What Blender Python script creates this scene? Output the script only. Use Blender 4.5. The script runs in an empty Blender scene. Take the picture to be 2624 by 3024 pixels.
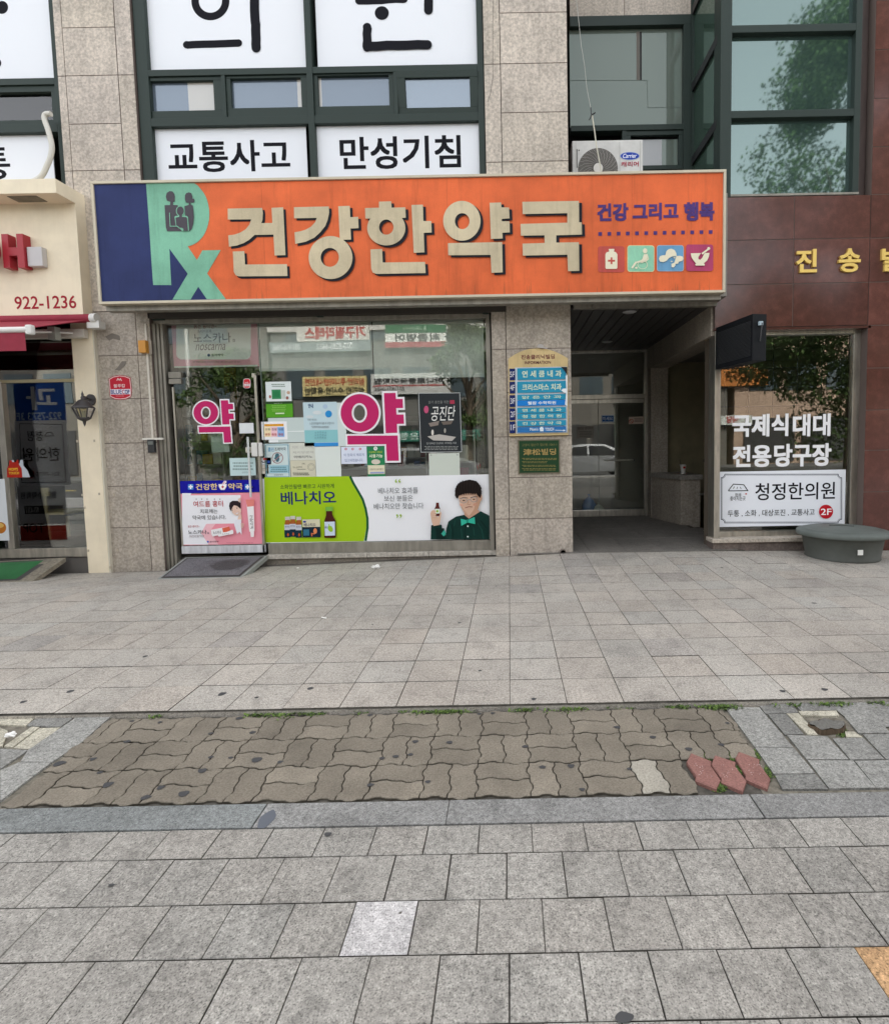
import bpy, bmesh, math, random
import numpy as np
from mathutils import Vector, Matrix
random.seed(7); rng=np.random.RandomState(7)
SC=bpy.context.scene; COL=SC.collection
# ---------------------------------------------------------------- camera
W0,H0=2624.0,3024.0; FPX,CX,CY,CAMH=1557.7,1505.0,1415.0,1.37
YAW,PITCH,ROLL=[math.radians(a) for a in (-.031,3.876,-1.095)]
_f=np.array([-math.sin(YAW)*math.cos(PITCH),math.cos(YAW)*math.cos(PITCH),-math.sin(PITCH)])
_r0=np.array([math.cos(YAW),math.sin(YAW),0]); _u0=np.cross(_r0,_f)
_r=math.cos(ROLL)*_r0+math.sin(ROLL)*_u0; _u=-math.sin(ROLL)*_r0+math.cos(ROLL)*_u0
cd=bpy.data.cameras.new('camera'); cam=bpy.data.objects.new('camera',cd); COL.objects.link(cam); SC.camera=cam
cd.sensor_fit='HORIZONTAL'; cd.sensor_width=36; cd.lens=FPX/W0*36
cd.shift_x=(W0/2-CX)/W0; cd.shift_y=-(H0/2-CY)/W0; cd.clip_start=.05; cd.clip_end=600
M4=Matrix(((_r[0],_u[0],-_f[0],0),(_r[1],_u[1],-_f[1],0),(_r[2],_u[2],-_f[2],CAMH),(0,0,0,1))); cam.matrix_world=M4
# ---------------------------------------------------------------- light
SUN_EL,SUN_AZ=math.radians(48),math.radians(20)   # behind the shops: the pavement lies in their shade, the far side of the street is lit
w=bpy.data.worlds.new('World'); SC.world=w; w.use_nodes=True; nt=w.node_tree; nt.nodes.clear()
sky=nt.nodes.new('ShaderNodeTexSky'); sky.sky_type='NISHITA'; sky.sun_disc=False; sky.sun_elevation=SUN_EL; sky.sun_rotation=SUN_AZ
sky.air_density=1.0; sky.dust_density=3.0; sky.ozone_density=1.0
hs=nt.nodes.new('ShaderNodeHueSaturation'); hs.inputs['Saturation'].default_value=.15
bg=nt.nodes.new('ShaderNodeBackground'); bg.inputs['Strength'].default_value=.15; wo=nt.nodes.new('ShaderNodeOutputWorld')
nt.links.new(sky.outputs[0],hs.inputs['Color']); nt.links.new(hs.outputs[0],bg.inputs[0]); nt.links.new(bg.outputs[0],wo.inputs[0])
sl=bpy.data.lights.new('sun','SUN'); sl.energy=2.0; sl.angle=math.radians(1.5); sl.color=(1,.95,.88)
sun=bpy.data.objects.new('sun',sl); COL.objects.link(sun)
sd=Vector((math.sin(SUN_AZ)*math.cos(SUN_EL),math.cos(SUN_AZ)*math.cos(SUN_EL),math.sin(SUN_EL)))
sun.rotation_euler=sd.to_track_quat('Z','Y').to_euler(); sun.location=(0,-5,20)
SC.view_settings.view_transform='Standard'; SC.view_settings.look='None'; SC.view_settings.gamma=1; SC.view_settings.exposure=2.12
SC.render.engine='CYCLES'; SC.cycles.max_bounces=8; SC.cycles.transparent_max_bounces=12; SC.cycles.use_denoising=True
SC.cycles.caustics_reflective=False; SC.cycles.caustics_refractive=False

# ---------------------------------------------------------------- photo measurements -> metres
def ray(px,py): return _f+(px-CX)/FPX*_r-(py-CY)/FPX*_u
def P(px,py,Y):
    d=ray(px,py); t=Y/d[1]; return (d[0]*t,CAMH+d[2]*t)
def G(px,py,z=0.0):
    d=ray(px,py); t=(z-CAMH)/d[2]; return (d[0]*t,d[1]*t)
def RB(x0,y0,x1,y1,Y):
    my=(y0+y1)/2; mx=(x0+x1)/2
    return P(x0,my,Y)[0],P(x1,my,Y)[0],P(mx,y1,Y)[1],P(mx,y0,Y)[1]
def Z(a,b,s): return lambda x,y:(a+x*s,b+y*s)
ID=lambda x,y:(x,y)

# ---------------------------------------------------------------- materials
def lin(h):
    if isinstance(h,str):
        h=[int(h[i:i+2],16)/255 for i in (0,2,4)]
        return tuple(c/12.92 if c<=.04045 else ((c+.055)/1.055)**2.4 for c in h)
    return tuple(h)
_M={}
def mat(col,rough=.6,metal=0,spec=.5,kind=None):
    key=(col,rough,metal,spec,kind)
    if key in _M: return _M[key]
    m=bpy.data.materials.new(('m_'+str(col))[:40]); m.use_nodes=True; b=m.node_tree.nodes['Principled BSDF']
    c=lin(col); N=m.node_tree.nodes; L=m.node_tree.links
    b.inputs['Base Color'].default_value=(*c,1); b.inputs['Roughness'].default_value=rough; b.inputs['Metallic'].default_value=metal
    b.inputs['Specular IOR Level'].default_value=spec
    if kind:
        tc=N.new('ShaderNodeTexCoord')
        def noise(scale,detail=4,r=.6,src=None,dist=0):
            n=N.new('ShaderNodeTexNoise'); n.inputs['Scale'].default_value=scale; n.inputs['Detail'].default_value=detail; n.inputs['Roughness'].default_value=r; n.inputs['Distortion'].default_value=dist
            L.new(src or tc.outputs['Object'],n.inputs['Vector']); return n.outputs['Fac']
        def ramp(f,stops,interp='LINEAR'):
            r=N.new('ShaderNodeValToRGB'); r.color_ramp.interpolation=interp
            e=r.color_ramp.elements; e[0].position=stops[0][0]; e[0].color=(*stops[0][1],1); e[1].position=stops[-1][0]; e[1].color=(*stops[-1][1],1)
            for p,cc in stops[1:-1]:
                q=e.new(p); q.color=(*cc,1)
            L.new(f,r.inputs[0]); return r.outputs[0]
        def mul(a,bb,fac=1):
            x=N.new('ShaderNodeMix'); x.data_type='RGBA'; x.blend_type='MULTIPLY'; x.inputs[0].default_value=fac
            L.new(a,x.inputs[6]); L.new(bb,x.inputs[7]); return x.outputs[2]
        def g(v): return (v,v,v)
        def sc(k): return tuple(min(1,q*k) for q in c)
        def bump(f,s,d=.002):
            q=N.new('ShaderNodeBump'); q.inputs['Strength'].default_value=s; q.inputs['Distance'].default_value=d; L.new(f,q.inputs['Height']); L.new(q.outputs[0],b.inputs['Normal'])
        def streak(scale=(6,6,.5)):
            mp=N.new('ShaderNodeMapping'); mp.inputs['Scale'].default_value=scale; L.new(tc.outputs['Object'],mp.inputs[0]); return mp.outputs[0]
        out=None
        if kind=='stone':       # beige granite cladding
            f=noise(38,3,.55); out=ramp(f,[(.36,sc(.80)),(.5,sc(1.0)),(.64,sc(1.22))])
            out=mul(out,ramp(noise(260,2,.5),[(.34,g(.72)),(.5,g(1)),(.7,g(1.1))]))
            out=mul(out,ramp(noise(1.6,3,.6),[(.3,g(.84)),(.65,g(1.05))]))
            out=mul(out,ramp(noise(2,5,.65,streak((5,5,.45))),[(.36,g(.74)),(.52,g(1))]),.6)
            bump(noise(150,2),.15)
        elif kind=='red':       # polished red granite
            f=noise(7,8,.72); out=ramp(f,[(.3,sc(.75)),(.5,sc(1)),(.75,sc(1.6))])
            out=mul(out,ramp(noise(160,2),[(.35,g(.75)),(.6,g(1.15))]))
        elif kind in('tile','kerb','tile2'):
            f=noise(70 if kind!='kerb' else 55,4,.65); out=ramp(f,[(.33,sc(.70)),(.5,sc(1)),(.68,sc(1.26))])
            out=mul(out,ramp(noise(190,2,.6),[(.33,g(.40)),(.45,g(.95)),(.58,g(1)),(.70,g(1.45))]))
            out=mul(out,ramp(noise(1.1,5,.7),[(.3,g(.78)),(.6,g(1.04))]))
            out=mul(out,ramp(noise(9,5,.7,dist=.6),[(.36,g(.72)),(.5,g(1))]),.7)
            bump(noise(120,2),.2)
        elif kind=='brickp':
            f=noise(120,4,.7); out=ramp(f,[(.3,sc(.66)),(.5,sc(1)),(.72,sc(1.3))])
            out=mul(out,ramp(noise(4,5,.7),[(.3,g(.78)),(.62,g(1.08))])); bump(noise(150,3),.45)
        elif kind=='dirt':
            out=ramp(noise(25,5,.7),[(.3,sc(.5)),(.7,sc(1.5))]); bump(noise(80,3),.5)
        elif kind=='plaster':
            out=ramp(noise(3,5,.6),[(.3,sc(.90)),(.6,sc(1.03))]); out=mul(out,ramp(noise(3,5,.7,streak((8,8,.5))),[(.30,(.66,.58,.46)),(.50,g(1))]),.08)
        elif kind=='sign':
            out=ramp(noise(1.6,5,.65),[(.3,sc(.78)),(.65,sc(1.10))]); out=mul(out,ramp(noise(3,6,.7,streak((5,5,.35))),[(.28,g(.66)),(.48,g(1))]),.55)
            out=mul(out,ramp(noise(120,2),[(.3,g(.93)),(.7,g(1.05))]))
        elif kind=='metal':
            out=ramp(noise(5,4,.6,streak((3,3,.6))),[(.3,sc(.72)),(.65,sc(1.15))])
        elif kind=='leaf':
            gi=N.new('ShaderNodeObjectInfo'); out=ramp(noise(1.3,3),[(.3,sc(.55)),(.5,sc(1)),(.7,sc(1.7))])
        elif kind=='wood':
            out=ramp(noise(4,5,.7,streak((30,30,1.5))),[(.3,sc(.55)),(.7,sc(1.35))]); bump(noise(60,3),.5)
        elif kind=='dust':
            out=ramp(noise(3,5,.7),[(.3,sc(.82)),(.65,sc(1.1))])
        if kind in('tile','kerb','tile2','brickp','stone','red'):
            at=N.new('ShaderNodeAttribute'); at.attribute_name='tint'; out=mul(out,at.outputs['Color'])
        if out is not None: L.new(out,b.inputs['Base Color'])
    _M[key]=m; return m
def glass_mat(name,base,refl,trans,ior=1.5,boost=2.0,rough=.0):
    """window glass: Fresnel mirror over a see-through tint (trans) or a dark body (base)"""
    if name in _M: return _M[name]
    m=bpy.data.materials.new(name); m.use_nodes=True; N=m.node_tree.nodes; L=m.node_tree.links; N.clear()
    o=N.new('ShaderNodeOutputMaterial'); mx=N.new('ShaderNodeMixShader'); gl=N.new('ShaderNodeBsdfGlossy'); gl.inputs['Roughness'].default_value=rough
    gl.inputs['Color'].default_value=(*refl,1)
    fr=N.new('ShaderNodeFresnel'); fr.inputs[0].default_value=ior; mm=N.new('ShaderNodeMath'); mm.operation='MULTIPLY_ADD'; mm.inputs[1].default_value=1.0; mm.inputs[2].default_value=boost; mm.use_clamp=True
    L.new(fr.outputs[0],mm.inputs[0]); L.new(mm.outputs[0],mx.inputs[0])
    if trans: q=N.new('ShaderNodeBsdfTransparent'); q.inputs[0].default_value=(*trans,1)
    else: q=N.new('ShaderNodeBsdfDiffuse'); q.inputs[0].default_value=(*base,1)
    tc=N.new('ShaderNodeTexCoord'); nn=N.new('ShaderNodeTexNoise'); nn.inputs['Scale'].default_value=1.3; L.new(tc.outputs['Object'],nn.inputs['Vector'])
    bp=N.new('ShaderNodeBump'); bp.inputs['Strength'].default_value=.05; bp.inputs['Distance'].default_value=.01; L.new(nn.outputs['Fac'],bp.inputs['Height']); L.new(bp.outputs[0],gl.inputs['Normal'])
    L.new(q.outputs[0],mx.inputs[1]); L.new(gl.outputs[0],mx.inputs[2]); L.new(mx.outputs[0],o.inputs[0]); _M[name]=m; return m
GLASS=glass_mat('clear_glass',None,(1,1,1),(.97,.99,.96),1.5,.045)
GLASS_SASH=glass_mat('sash_glass',(.12,.15,.19),(.80,.90,1),None,1.5,.10)
GLASS_CURT=glass_mat('curtained_glass',(.50,.48,.44),(.9,.95,1),None,1.5,.06)
GLASS_BAY=glass_mat('bay_glass',(.040,.068,.060),(.66,.84,.81),None,1.5,.20,.03)
GLASS_SIDE=glass_mat('bay_side_glass',(.05,.085,.065),(.8,.95,.9),None,1.5,.04)
GLASS_REC=glass_mat('frosted_glass',(.145,.175,.150),(.9,1,.95),None,1.5,.03,.02)
STONE=mat((.455,.40,.335),.55,0,.3,'stone'); STONEU=mat((.56,.49,.415),.55,0,.3,'stone'); RED=mat((.112,.043,.034),.14,0,.5,'red')  # STONEU is STONE lightened: weaker shade higher up, put into the colour
GREEN=mat((.026,.040,.034),.5,0,.25); STEEL=mat((.50,.47,.41),.28,.85,.5,'metal'); GREYMET=mat((.27,.25,.21),.5,.3,.5,'metal')
CREAM=mat((.84,.74,.56),.6,0,.2,'plaster'); DARK=mat((.015,.014,.012),.7); BLACK=mat((.02,.02,.022),.45)
WHITE=mat((.78,.80,.84),.45); WPLAST=mat((.70,.69,.66),.4)

# ---------------------------------------------------------------- object helpers
def tag(o,label,cat,group=None,kind=None):
    if label: o['label']=label
    if cat: o['category']=cat
    if group: o['group']=group
    if kind: o['kind']=kind
    return o
def put(o,parent):
    COL.objects.link(o)
    if parent is not None:
        o.parent=parent; o.matrix_parent_inverse=Matrix.Translation(-Vector(parent.location))
    return o
def empty(name,loc,label,cat,group=None):
    o=bpy.data.objects.new(name,None); o.location=loc; o.empty_display_size=.1; COL.objects.link(o); return tag(o,label,cat,group)
class MB:
    def __init__(s): s.v=[]; s.f=[]; s.m=[]; s.t=[]; s.mats=[]; s.smooth=[]
    def mi(s,m):
        if m not in s.mats: s.mats.append(m)
        return s.mats.index(m)
    def face(s,pts,m,tint=1.0,sm=False):
        n=len(s.v); s.v+=[tuple(p) for p in pts]; s.f.append(tuple(range(n,n+len(pts)))); s.m.append(s.mi(m)); s.t.append(tint); s.smooth.append(sm)
    def mesh(s,vs,fs,m,tint=1.0,sm=False):
        n=len(s.v); s.v+=[tuple(p) for p in vs]; i=s.mi(m)
        for f in fs: s.f.append(tuple(n+k for k in f)); s.m.append(i); s.t.append(tint); s.smooth.append(sm)
    def box(s,x0,x1,y0,y1,z0,z1,m,tint=1.0,bev=0.0,rot=None,piv=None):
        if x1<x0:x0,x1=x1,x0
        if y1<y0:y0,y1=y1,y0
        if z1<z0:z0,z1=z1,z0
        if bev<=0:
            vs=[(x,y,z) for z in(z0,z1) for y in(y0,y1) for x in(x0,x1)]
            fs=[(0,2,3,1),(4,5,7,6),(0,1,5,4),(2,6,7,3),(0,4,6,2),(1,3,7,5)]
        else:
            bm=bmesh.new(); bmesh.ops.create_cube(bm,size=1,matrix=Matrix.Translation(((x0+x1)/2,(y0+y1)/2,(z0+z1)/2))@Matrix.Diagonal((x1-x0,y1-y0,z1-z0,1)))
            bmesh.ops.bevel(bm,geom=bm.edges[:],offset=min(bev,(x1-x0)*.45,(y1-y0)*.45,(z1-z0)*.45),segments=2,affect='EDGES',profile=.6)
            bm.verts.index_update(); vs=[v.co[:] for v in bm.verts]; fs=[tuple(v.index for v in f.verts) for f in bm.faces]; bm.free()
        if rot is not None:
            p=Vector(piv or ((x0+x1)/2,(y0+y1)/2,(z0+z1)/2)); vs=[tuple(rot@(Vector(v)-p)+p) for v in vs]
        s.mesh(vs,fs,m,tint)
    def tube(s,pts,r,m,n=10,cap=True,sm=True):
        pts=[Vector(p) for p in pts]; R=r if isinstance(r,(list,tuple)) else [r]*len(pts); vs=[]; fs=[]
        up=None
        for i,p in enumerate(pts):
            d=(pts[min(i+1,len(pts)-1)]-pts[max(i-1,0)]).normalized()
            if up is None: up=Vector((0,0,1)) if abs(d.z)<.9 else Vector((1,0,0))
            a=d.cross(up).normalized(); b=a.cross(d).normalized(); up=b
            vs+=[tuple(p+(a*math.cos(2*math.pi*k/n)+b*math.sin(2*math.pi*k/n))*R[i]) for k in range(n)]
        for i in range(len(pts)-1):
            for k in range(n): fs.append((i*n+k,i*n+(k+1)%n,(i+1)*n+(k+1)%n,(i+1)*n+k))
        s.mesh(vs,fs,m,sm=sm)
        if cap:
            s.mesh(vs[:n],[tuple(range(n))],m); s.mesh(vs[-n:],[tuple(range(n))],m)
    def lathe(s,cx,cy,prof,m,n=32,sx=1,sy=1,ang=0,sm=True):
        vs=[];fs=[];ca,sa=math.cos(ang),math.sin(ang)
        for r,z in prof:
            for k in range(n):
                x=r*math.cos(2*math.pi*k/n)*sx; y=r*math.sin(2*math.pi*k/n)*sy; vs.append((cx+x*ca-y*sa,cy+x*sa+y*ca,z))
        for i in range(len(prof)-1):
            for k in range(n): fs.append((i*n+k,i*n+(k+1)%n,(i+1)*n+(k+1)%n,(i+1)*n+k))
        s.mesh(vs,fs,m,sm=sm)
    def prism(s,pts,z0,z1,m,tint=1.0):   # footprint polygon in x,y
        n=len(pts); vs=[(x,y,z0) for x,y in pts]+[(x,y,z1) for x,y in pts]
        fs=[tuple(range(n-1,-1,-1)),tuple(range(n,2*n))]+[(k,(k+1)%n,n+(k+1)%n,n+k) for k in range(n)]
        s.mesh(vs,fs,m,tint)
    def fprism(s,pts,y0,y1,m,tint=1.0):  # front polygon in x,z
        n=len(pts); vs=[(x,y0,z) for x,z in pts]+[(x,y1,z) for x,z in pts]
        fs=[tuple(range(n)),tuple(range(2*n-1,n-1,-1))]+[(k,n+k,n+(k+1)%n,(k+1)%n) for k in range(n)]
        s.mesh(vs,fs,m,tint)
    def build(s,name,parent=None,label=None,cat=None,group=None,kind=None):
        me=bpy.data.meshes.new(name); me.from_pydata(s.v,[],s.f)
        for m in s.mats: me.materials.append(m)
        me.polygons.foreach_set('material_index',s.m); me.polygons.foreach_set('use_smooth',s.smooth)
        if any(not(isinstance(t,float) and t==1.0) for t in s.t):
            at=me.color_attributes.new('tint','FLOAT_COLOR','CORNER'); arr=[]
            for t,f in zip(s.t,s.f):
                c=(t,t,t,1.0) if not isinstance(t,tuple) else (*t,1.0); arr+=list(c)*len(f)
            at.data.foreach_set('color',arr)
        else:
            at=me.color_attributes.new('tint','FLOAT_COLOR','CORNER'); at.data.foreach_set('color',[1.0]*(4*sum(len(f) for f in s.f)))
        me.update(); o=bpy.data.objects.new(name,me); put(o,parent); return tag(o,label,cat,group,kind)
def boxo(name,parent,x0,x1,y0,y1,z0,z1,m,bev=0.0,**k):
    b=MB(); b.box(x0,x1,y0,y1,z0,z1,m,1.0,bev); return b.build(name,parent,**k)

_T={}
def glyphs(body,bold,ext=0.0,res=3,shear=0.0):
    key=(body,bold,ext,res,shear)
    if key in _T: return _T[key]
    c=bpy.data.curves.new('t','FONT'); c.body=body; c.size=1; c.resolution_u=res; c.offset=bold; c.extrude=ext; c.shear=shear; c.align_x='CENTER'
    o=bpy.data.objects.new('t',c); COL.objects.link(o); dg=bpy.context.evaluated_depsgraph_get(); dg.update()
    me=bpy.data.meshes.new_from_object(o.evaluated_get(dg)); v=np.array([p.co[:] for p in me.vertices]); f=[tuple(p.vertices) for p in me.polygons]
    bpy.data.objects.remove(o); bpy.data.curves.remove(c); bpy.data.meshes.remove(me)
    mn=v.min(0); mx=v.max(0); v=(v-mn)/np.maximum(mx-mn,1e-6); _T[key]=(v,f); return _T[key]
def text_into(mb,body,x0,x1,z0,z1,y,m,bold=.0,depth=0,flip=False,shear=0.0,res=3):
    if bold>.012 and not depth:
        sft=bold*.95*(z1-z0)/.9
        for k,(a,b) in enumerate(((-1,-1),(1,-1),(1,1),(-1,1),(0,0))): text_into(mb,body,x0+sft+a*sft,x1-sft+a*sft,z0+sft+b*sft,z1-sft+b*sft,y+(k*.00012 if flip else -k*.00009),m,.0,0,flip,shear,res)
        return
    v,f=glyphs(body,bold,.05 if depth else 0.0,res,shear)
    xs=v[:,0] if not flip else 1-v[:,0]
    vs=[(x0+a*(x1-x0),y-(c*depth if depth else 0),z0+b*(z1-z0)) for a,b,c in zip(xs,v[:,1],v[:,2])]
    mb.mesh(vs,f,m)
def mitre(pts,w):
    n=len(pts); L=[];R=[]
    for i,p in enumerate(pts):
        a=Vector(pts[max(i-1,0)]); b=Vector(p); c=Vector(pts[min(i+1,n-1)])
        d1=(b-a).normalized() if i>0 else (c-b).normalized(); d2=(c-b).normalized() if i<n-1 else d1
        n1=Vector((-d1.y,d1.x)); n2=Vector((-d2.y,d2.x)); q=(n1+n2)
        q=q.normalized() if q.length>1e-6 else n1; k=w/2/max(.35,q.dot(n1)); L.append(b+q*k); R.append(b-q*k)
    return L,R
class Flat:
    """printed artwork: coloured areas given in photo pixels, laid on the plane y=Y (facing the street)"""
    def __init__(s,Y,step=.0006,tr=ID,virt=None,rough=.5,kind=None):
        s.Y=Y; s.k=0; s.st=step; s.tr=tr; s.b=MB(); s.virt=virt; s.rough=rough; s.kind=kind
    def m(s,c): return c if isinstance(c,bpy.types.Material) else mat(c,s.rough,0,.12,s.kind)
    def y(s):
        s.k+=1; return s.Y-s.k*s.st if s.virt is None else s.Y+s.k*s.st*8
    def P(s,x,y):
        q=s.tr(x,y); return P(q[0],q[1],s.virt or s.Y)
    def RB(s,x0,y0,x1,y1):
        a=s.tr(x0,y0); b=s.tr(x1,y1); return RB(a[0],a[1],b[0],b[1],s.virt or s.Y)
    def poly(s,pts,c,off=(0,0)):
        y=s.y(); q=[s.P(a+off[0],b+off[1]) for a,b in pts]; s.b.face([(x,y,z) for x,z in q],s.m(c))
    def rect(s,x0,y0,x1,y1,c,th=0):
        a,b,c0,d=s.RB(x0,y0,x1,y1); y=s.y()
        if th: s.b.box(a,b,y,y+th,c0,d,s.m(c))
        else: s.b.face([(a,y,c0),(b,y,c0),(b,y,d),(a,y,d)],s.m(c))
    def rrect(s,x0,y0,x1,y1,r,c):
        pts=[]
        for cx,cy,a0 in((x1-r,y0+r,-90),(x1-r,y1-r,0),(x0+r,y1-r,90),(x0+r,y0+r,180)):
            for k in range(6): a=math.radians(a0+k*18); pts.append((cx+r*math.cos(a),cy+r*math.sin(a)))
        s.poly(pts,c)
    def ell(s,cx,cy,rx,ry,c,n=36,rot=0):
        cr,sr=math.cos(rot),math.sin(rot)
        s.poly([(cx+rx*math.cos(t)*cr-ry*math.sin(t)*sr,cy+rx*math.cos(t)*sr+ry*math.sin(t)*cr) for t in [2*math.pi*k/n for k in range(n)]],c)
    def ring(s,cx,cy,rx,ry,ix,iy,c,n=48,off=(0,0),hc=None):
        y=s.y(); hx,hy=hc or (cx,cy)
        o=[s.P(cx+off[0]+rx*math.cos(2*math.pi*k/n),cy+off[1]+ry*math.sin(2*math.pi*k/n)) for k in range(n)]
        i=[s.P(hx+off[0]+ix*math.cos(2*math.pi*k/n),hy+off[1]+iy*math.sin(2*math.pi*k/n)) for k in range(n)]
        vs=[(x,y,z) for x,z in o]+[(x,y,z) for x,z in i]
        s.b.mesh(vs,[(k,(k+1)%n,n+(k+1)%n,n+k) for k in range(n)],s.m(c))
    def line(s,pts,w,c):
        y=s.y(); L,R=mitre(pts,w); L=[s.P(*p) for p in L]; R=[s.P(*p) for p in R]; n=len(pts)
        s.b.mesh([(x,y,z) for x,z in L]+[(x,y,z) for x,z in R],[(k,k+1,n+k+1,n+k) for k in range(n-1)],s.m(c))
    def text(s,body,x0,y0,x1,y1,c,bold=0.0,shear=0.0,res=3):
        a,b,c0,d=s.RB(x0,y0,x1,y1); text_into(s.b,body,a,b,c0,d,s.y(),s.m(c),bold,0,s.virt is not None,shear,res)
    def blur(s,x0,y0,x1,y1,c,n=3):  # lines of print too small to read
        for i in range(n):
            yy=y0+(y1-y0)*(i+.25)/n; h=(y1-y0)/n*.5; x=x0+(0 if i%2==0 else (x1-x0)*.04)
            yv=s.y()
            while x<x1-(x1-x0)*.06:
                wd=(x1-x0)*random.uniform(.04,.13); xe=min(x+wd,x1)
                a,b,c0,d=s.RB(x,yy,xe,yy+h); s.b.face([(a,yv,c0),(b,yv,c0),(b,yv,d),(a,yv,d)],s.m(c)); x=xe+(x1-x0)*.018
    def build(s,name,parent=None,**k): return s.b.build(name,parent,**k)

# ---------------------------------------------------------------- ground
def gz(x,y):
    """pavement height: nearly flat, rising gently to the right along the shop fronts"""
    xs=[-9,-4.6,-4.1,-.2,.8,2.5,4.5,9]; zs=[-.10,-.085,-.08,.015,.045,.035,0,-.02]
    t=min(1,max(0,(y-5.0)/1.25)); t=t*t*(3-2*t); return float(np.interp(x,xs,zs))*t
Yf=6.30
g=MB(); g.face([(-300,-300,-.30),(300,-300,-.30),(300,300,-.30),(-300,300,-.30)],mat((.10,.10,.095),.9,0,.3,'dirt')); g.build('ground',kind='structure')
g=MB(); g.face([(-60,-13.0,-.16),(60,-13.0,-.16),(60,-3.0,-.16),(-60,-3.0,-.16)],mat((.055,.055,.055),.85,0,.3,'brickp'))
for k in range(-12,12): g.face([(k*5,-8.08,-.156),(k*5+3,-8.08,-.156),(k*5+3,-7.93,-.156),(k*5,-7.93,-.156)],mat((.7,.55,.1),.7))
g.build('road',kind='structure')
g=MB(); g.box(-60,60,-16.2,-13,-.29,-.02,mat((.13,.13,.125),.8,0,.3,'tile')); g.box(-60,60,-3.2,-3.0,-.29,-.012,mat((.36,.36,.37),.7,0,.3,'kerb')); g.build('far_pavement',kind='structure')
GROUT=mat((.085,.078,.066),.9,0,.2,'dirt')
def tiles(mb,rows,x0,x1,tw,offs,m,zt,yk=1.5,gap=.0035,ch=.002,special=None,warm=0,gfun=None,depth=.012):
    for r,(ya,yb) in enumerate(rows):
        o=offs[r%len(offs)]; k0=math.floor((x0-o)/tw); k1=math.ceil((x1-o)/tw)
        for k in range(k0,k1):
            xa=o+k*tw; xb=xa+tw; t=1+rng.normal(0,.03); hh=rng.normal(0,.0006); wv=rng.normal(0,.009)*warm
            tint=(t*(1+wv),t*(1-wv*.2),t*(1-wv))
            mm=m
            if special:
                s_=special(r,xa,xb)
                if s_: mm=s_
            g2=gap*.6*rng.uniform(.6,1.5)/2; g3_=gap*yk*rng.uniform(.7,1.4)/2
            def pt(x,y,dz): return (x,y,zt+hh+dz+(gfun(x,y) if gfun else 0))
            a,b,c,d=xa+g2,xb-g2,ya+g3_,yb-g3_; e=ch
            V=[pt(a,c,-depth),pt(b,c,-depth),pt(b,d,-depth),pt(a,d,-depth),pt(a,c,-e),pt(b,c,-e),pt(b,d,-e),pt(a,d,-e),pt(a+e,c+e,0),pt(b-e,c+e,0),pt(b-e,d-e,0),pt(a+e,d-e,0)]
            F=[(0,1,5,4),(1,2,6,5),(2,3,7,6),(3,0,4,7),(4,5,9,8),(5,6,10,9),(6,7,11,10),(7,4,8,11),(8,9,10,11)]
            mb.mesh(V,F[:4],GROUT,tint); mb.mesh(V,F[4:],mm,tint)
UP=mat((.445,.41,.362),.75,0,.3,'tile'); LOW=mat((.325,.308,.278),.78,0,.3,'tile2'); KB=mat((.24,.238,.228),.7,0,.35,'kerb')
UPG=mat((.39,.36,.325),.75,0,.3,'tile')
# upper paving (raised one step above the worn strip)
b=MB(); rows=[(2.69+.0,2.98)]+[(2.98+.2965*i,2.98+.2965*(i+1)) for i in range(12)]
rows=[r for r in rows if r[0]<6.25]; rows[-1]=(rows[-1][0],6.24)
def sp(r,xa,xb): return UPG if (r>=8 and .55<xa<.8) or rng.rand()<.015 else None
tiles(b,rows,-9.5,9.5,.3003,[-.0205],UP,0,gap=.0055,warm=1,gfun=gz,special=sp)
# gutter strip along the wall foot
n=40
for i in range(n):
    xa=-9+18*i/n; xb=-9+18*(i+1)/n; b.face([(xa,6.24,gz(xa,6.24)-.008),(xb,6.24,gz(xb,6.24)-.008),(xb,6.5,gz(xb,6.5)-.004),(xa,6.5,gz(xa,6.5)-.004)],mat((.15,.135,.115),.8,0,.3,'tile2'),1.0)
b.build('upper_pavement',kind='structure')
b=MB(); nx,ny=60,14
for i in range(nx):
    for j in range(ny):
        xa,xb=-9.6+19.2*i/nx,-9.6+19.2*(i+1)/nx; ya,yb=2.685+3.7*j/ny,2.685+3.7*(j+1)/ny
        b.face([(xa,ya,gz(xa,ya)-.0095),(xb,ya,gz(xb,ya)-.0095),(xb,yb,gz(xb,yb)-.0095),(xa,yb,gz(xa,yb)-.0095)],GROUT)
b.face([(-9.6,2.685,-.29),(9.6,2.685,-.29),(9.6,2.685,-.0095),(-9.6,2.685,-.0095)],UP)
b.face([(-9.6,-3,-.036),(9.6,-3,-.036),(9.6,2.685,-.036),(-9.6,2.685,-.036)],GROUT)
b.build('pavement_bed',kind='structure')
# lower paving
b=MB(); rl=[1.845,1.708,1.526,1.353,1.178]+[1.178-.178*k for k in range(1,24)]
rows=[(rl[i+1],rl[i]) for i in range(len(rl)-1)]
PALE=mat((.60,.58,.57),.8,0,.3,'tile'); ORNG=mat((.52,.32,.165),.85,0,.3,'tile')
def sp2(r,xa,xb):
    if r==2 and abs(xa+.493)<.05: return PALE
    if r==3 and xa>.86: return ORNG if xa<1.5 else None
    return None
tiles(b,rows,-9.5,9.5,.1885,[-1.641,-1.542,-1.435+0,-1.345],LOW,-.022,yk=.75,gap=.0045,warm=.5,special=sp2)
b.build('lower_pavement',kind='structure')
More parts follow.
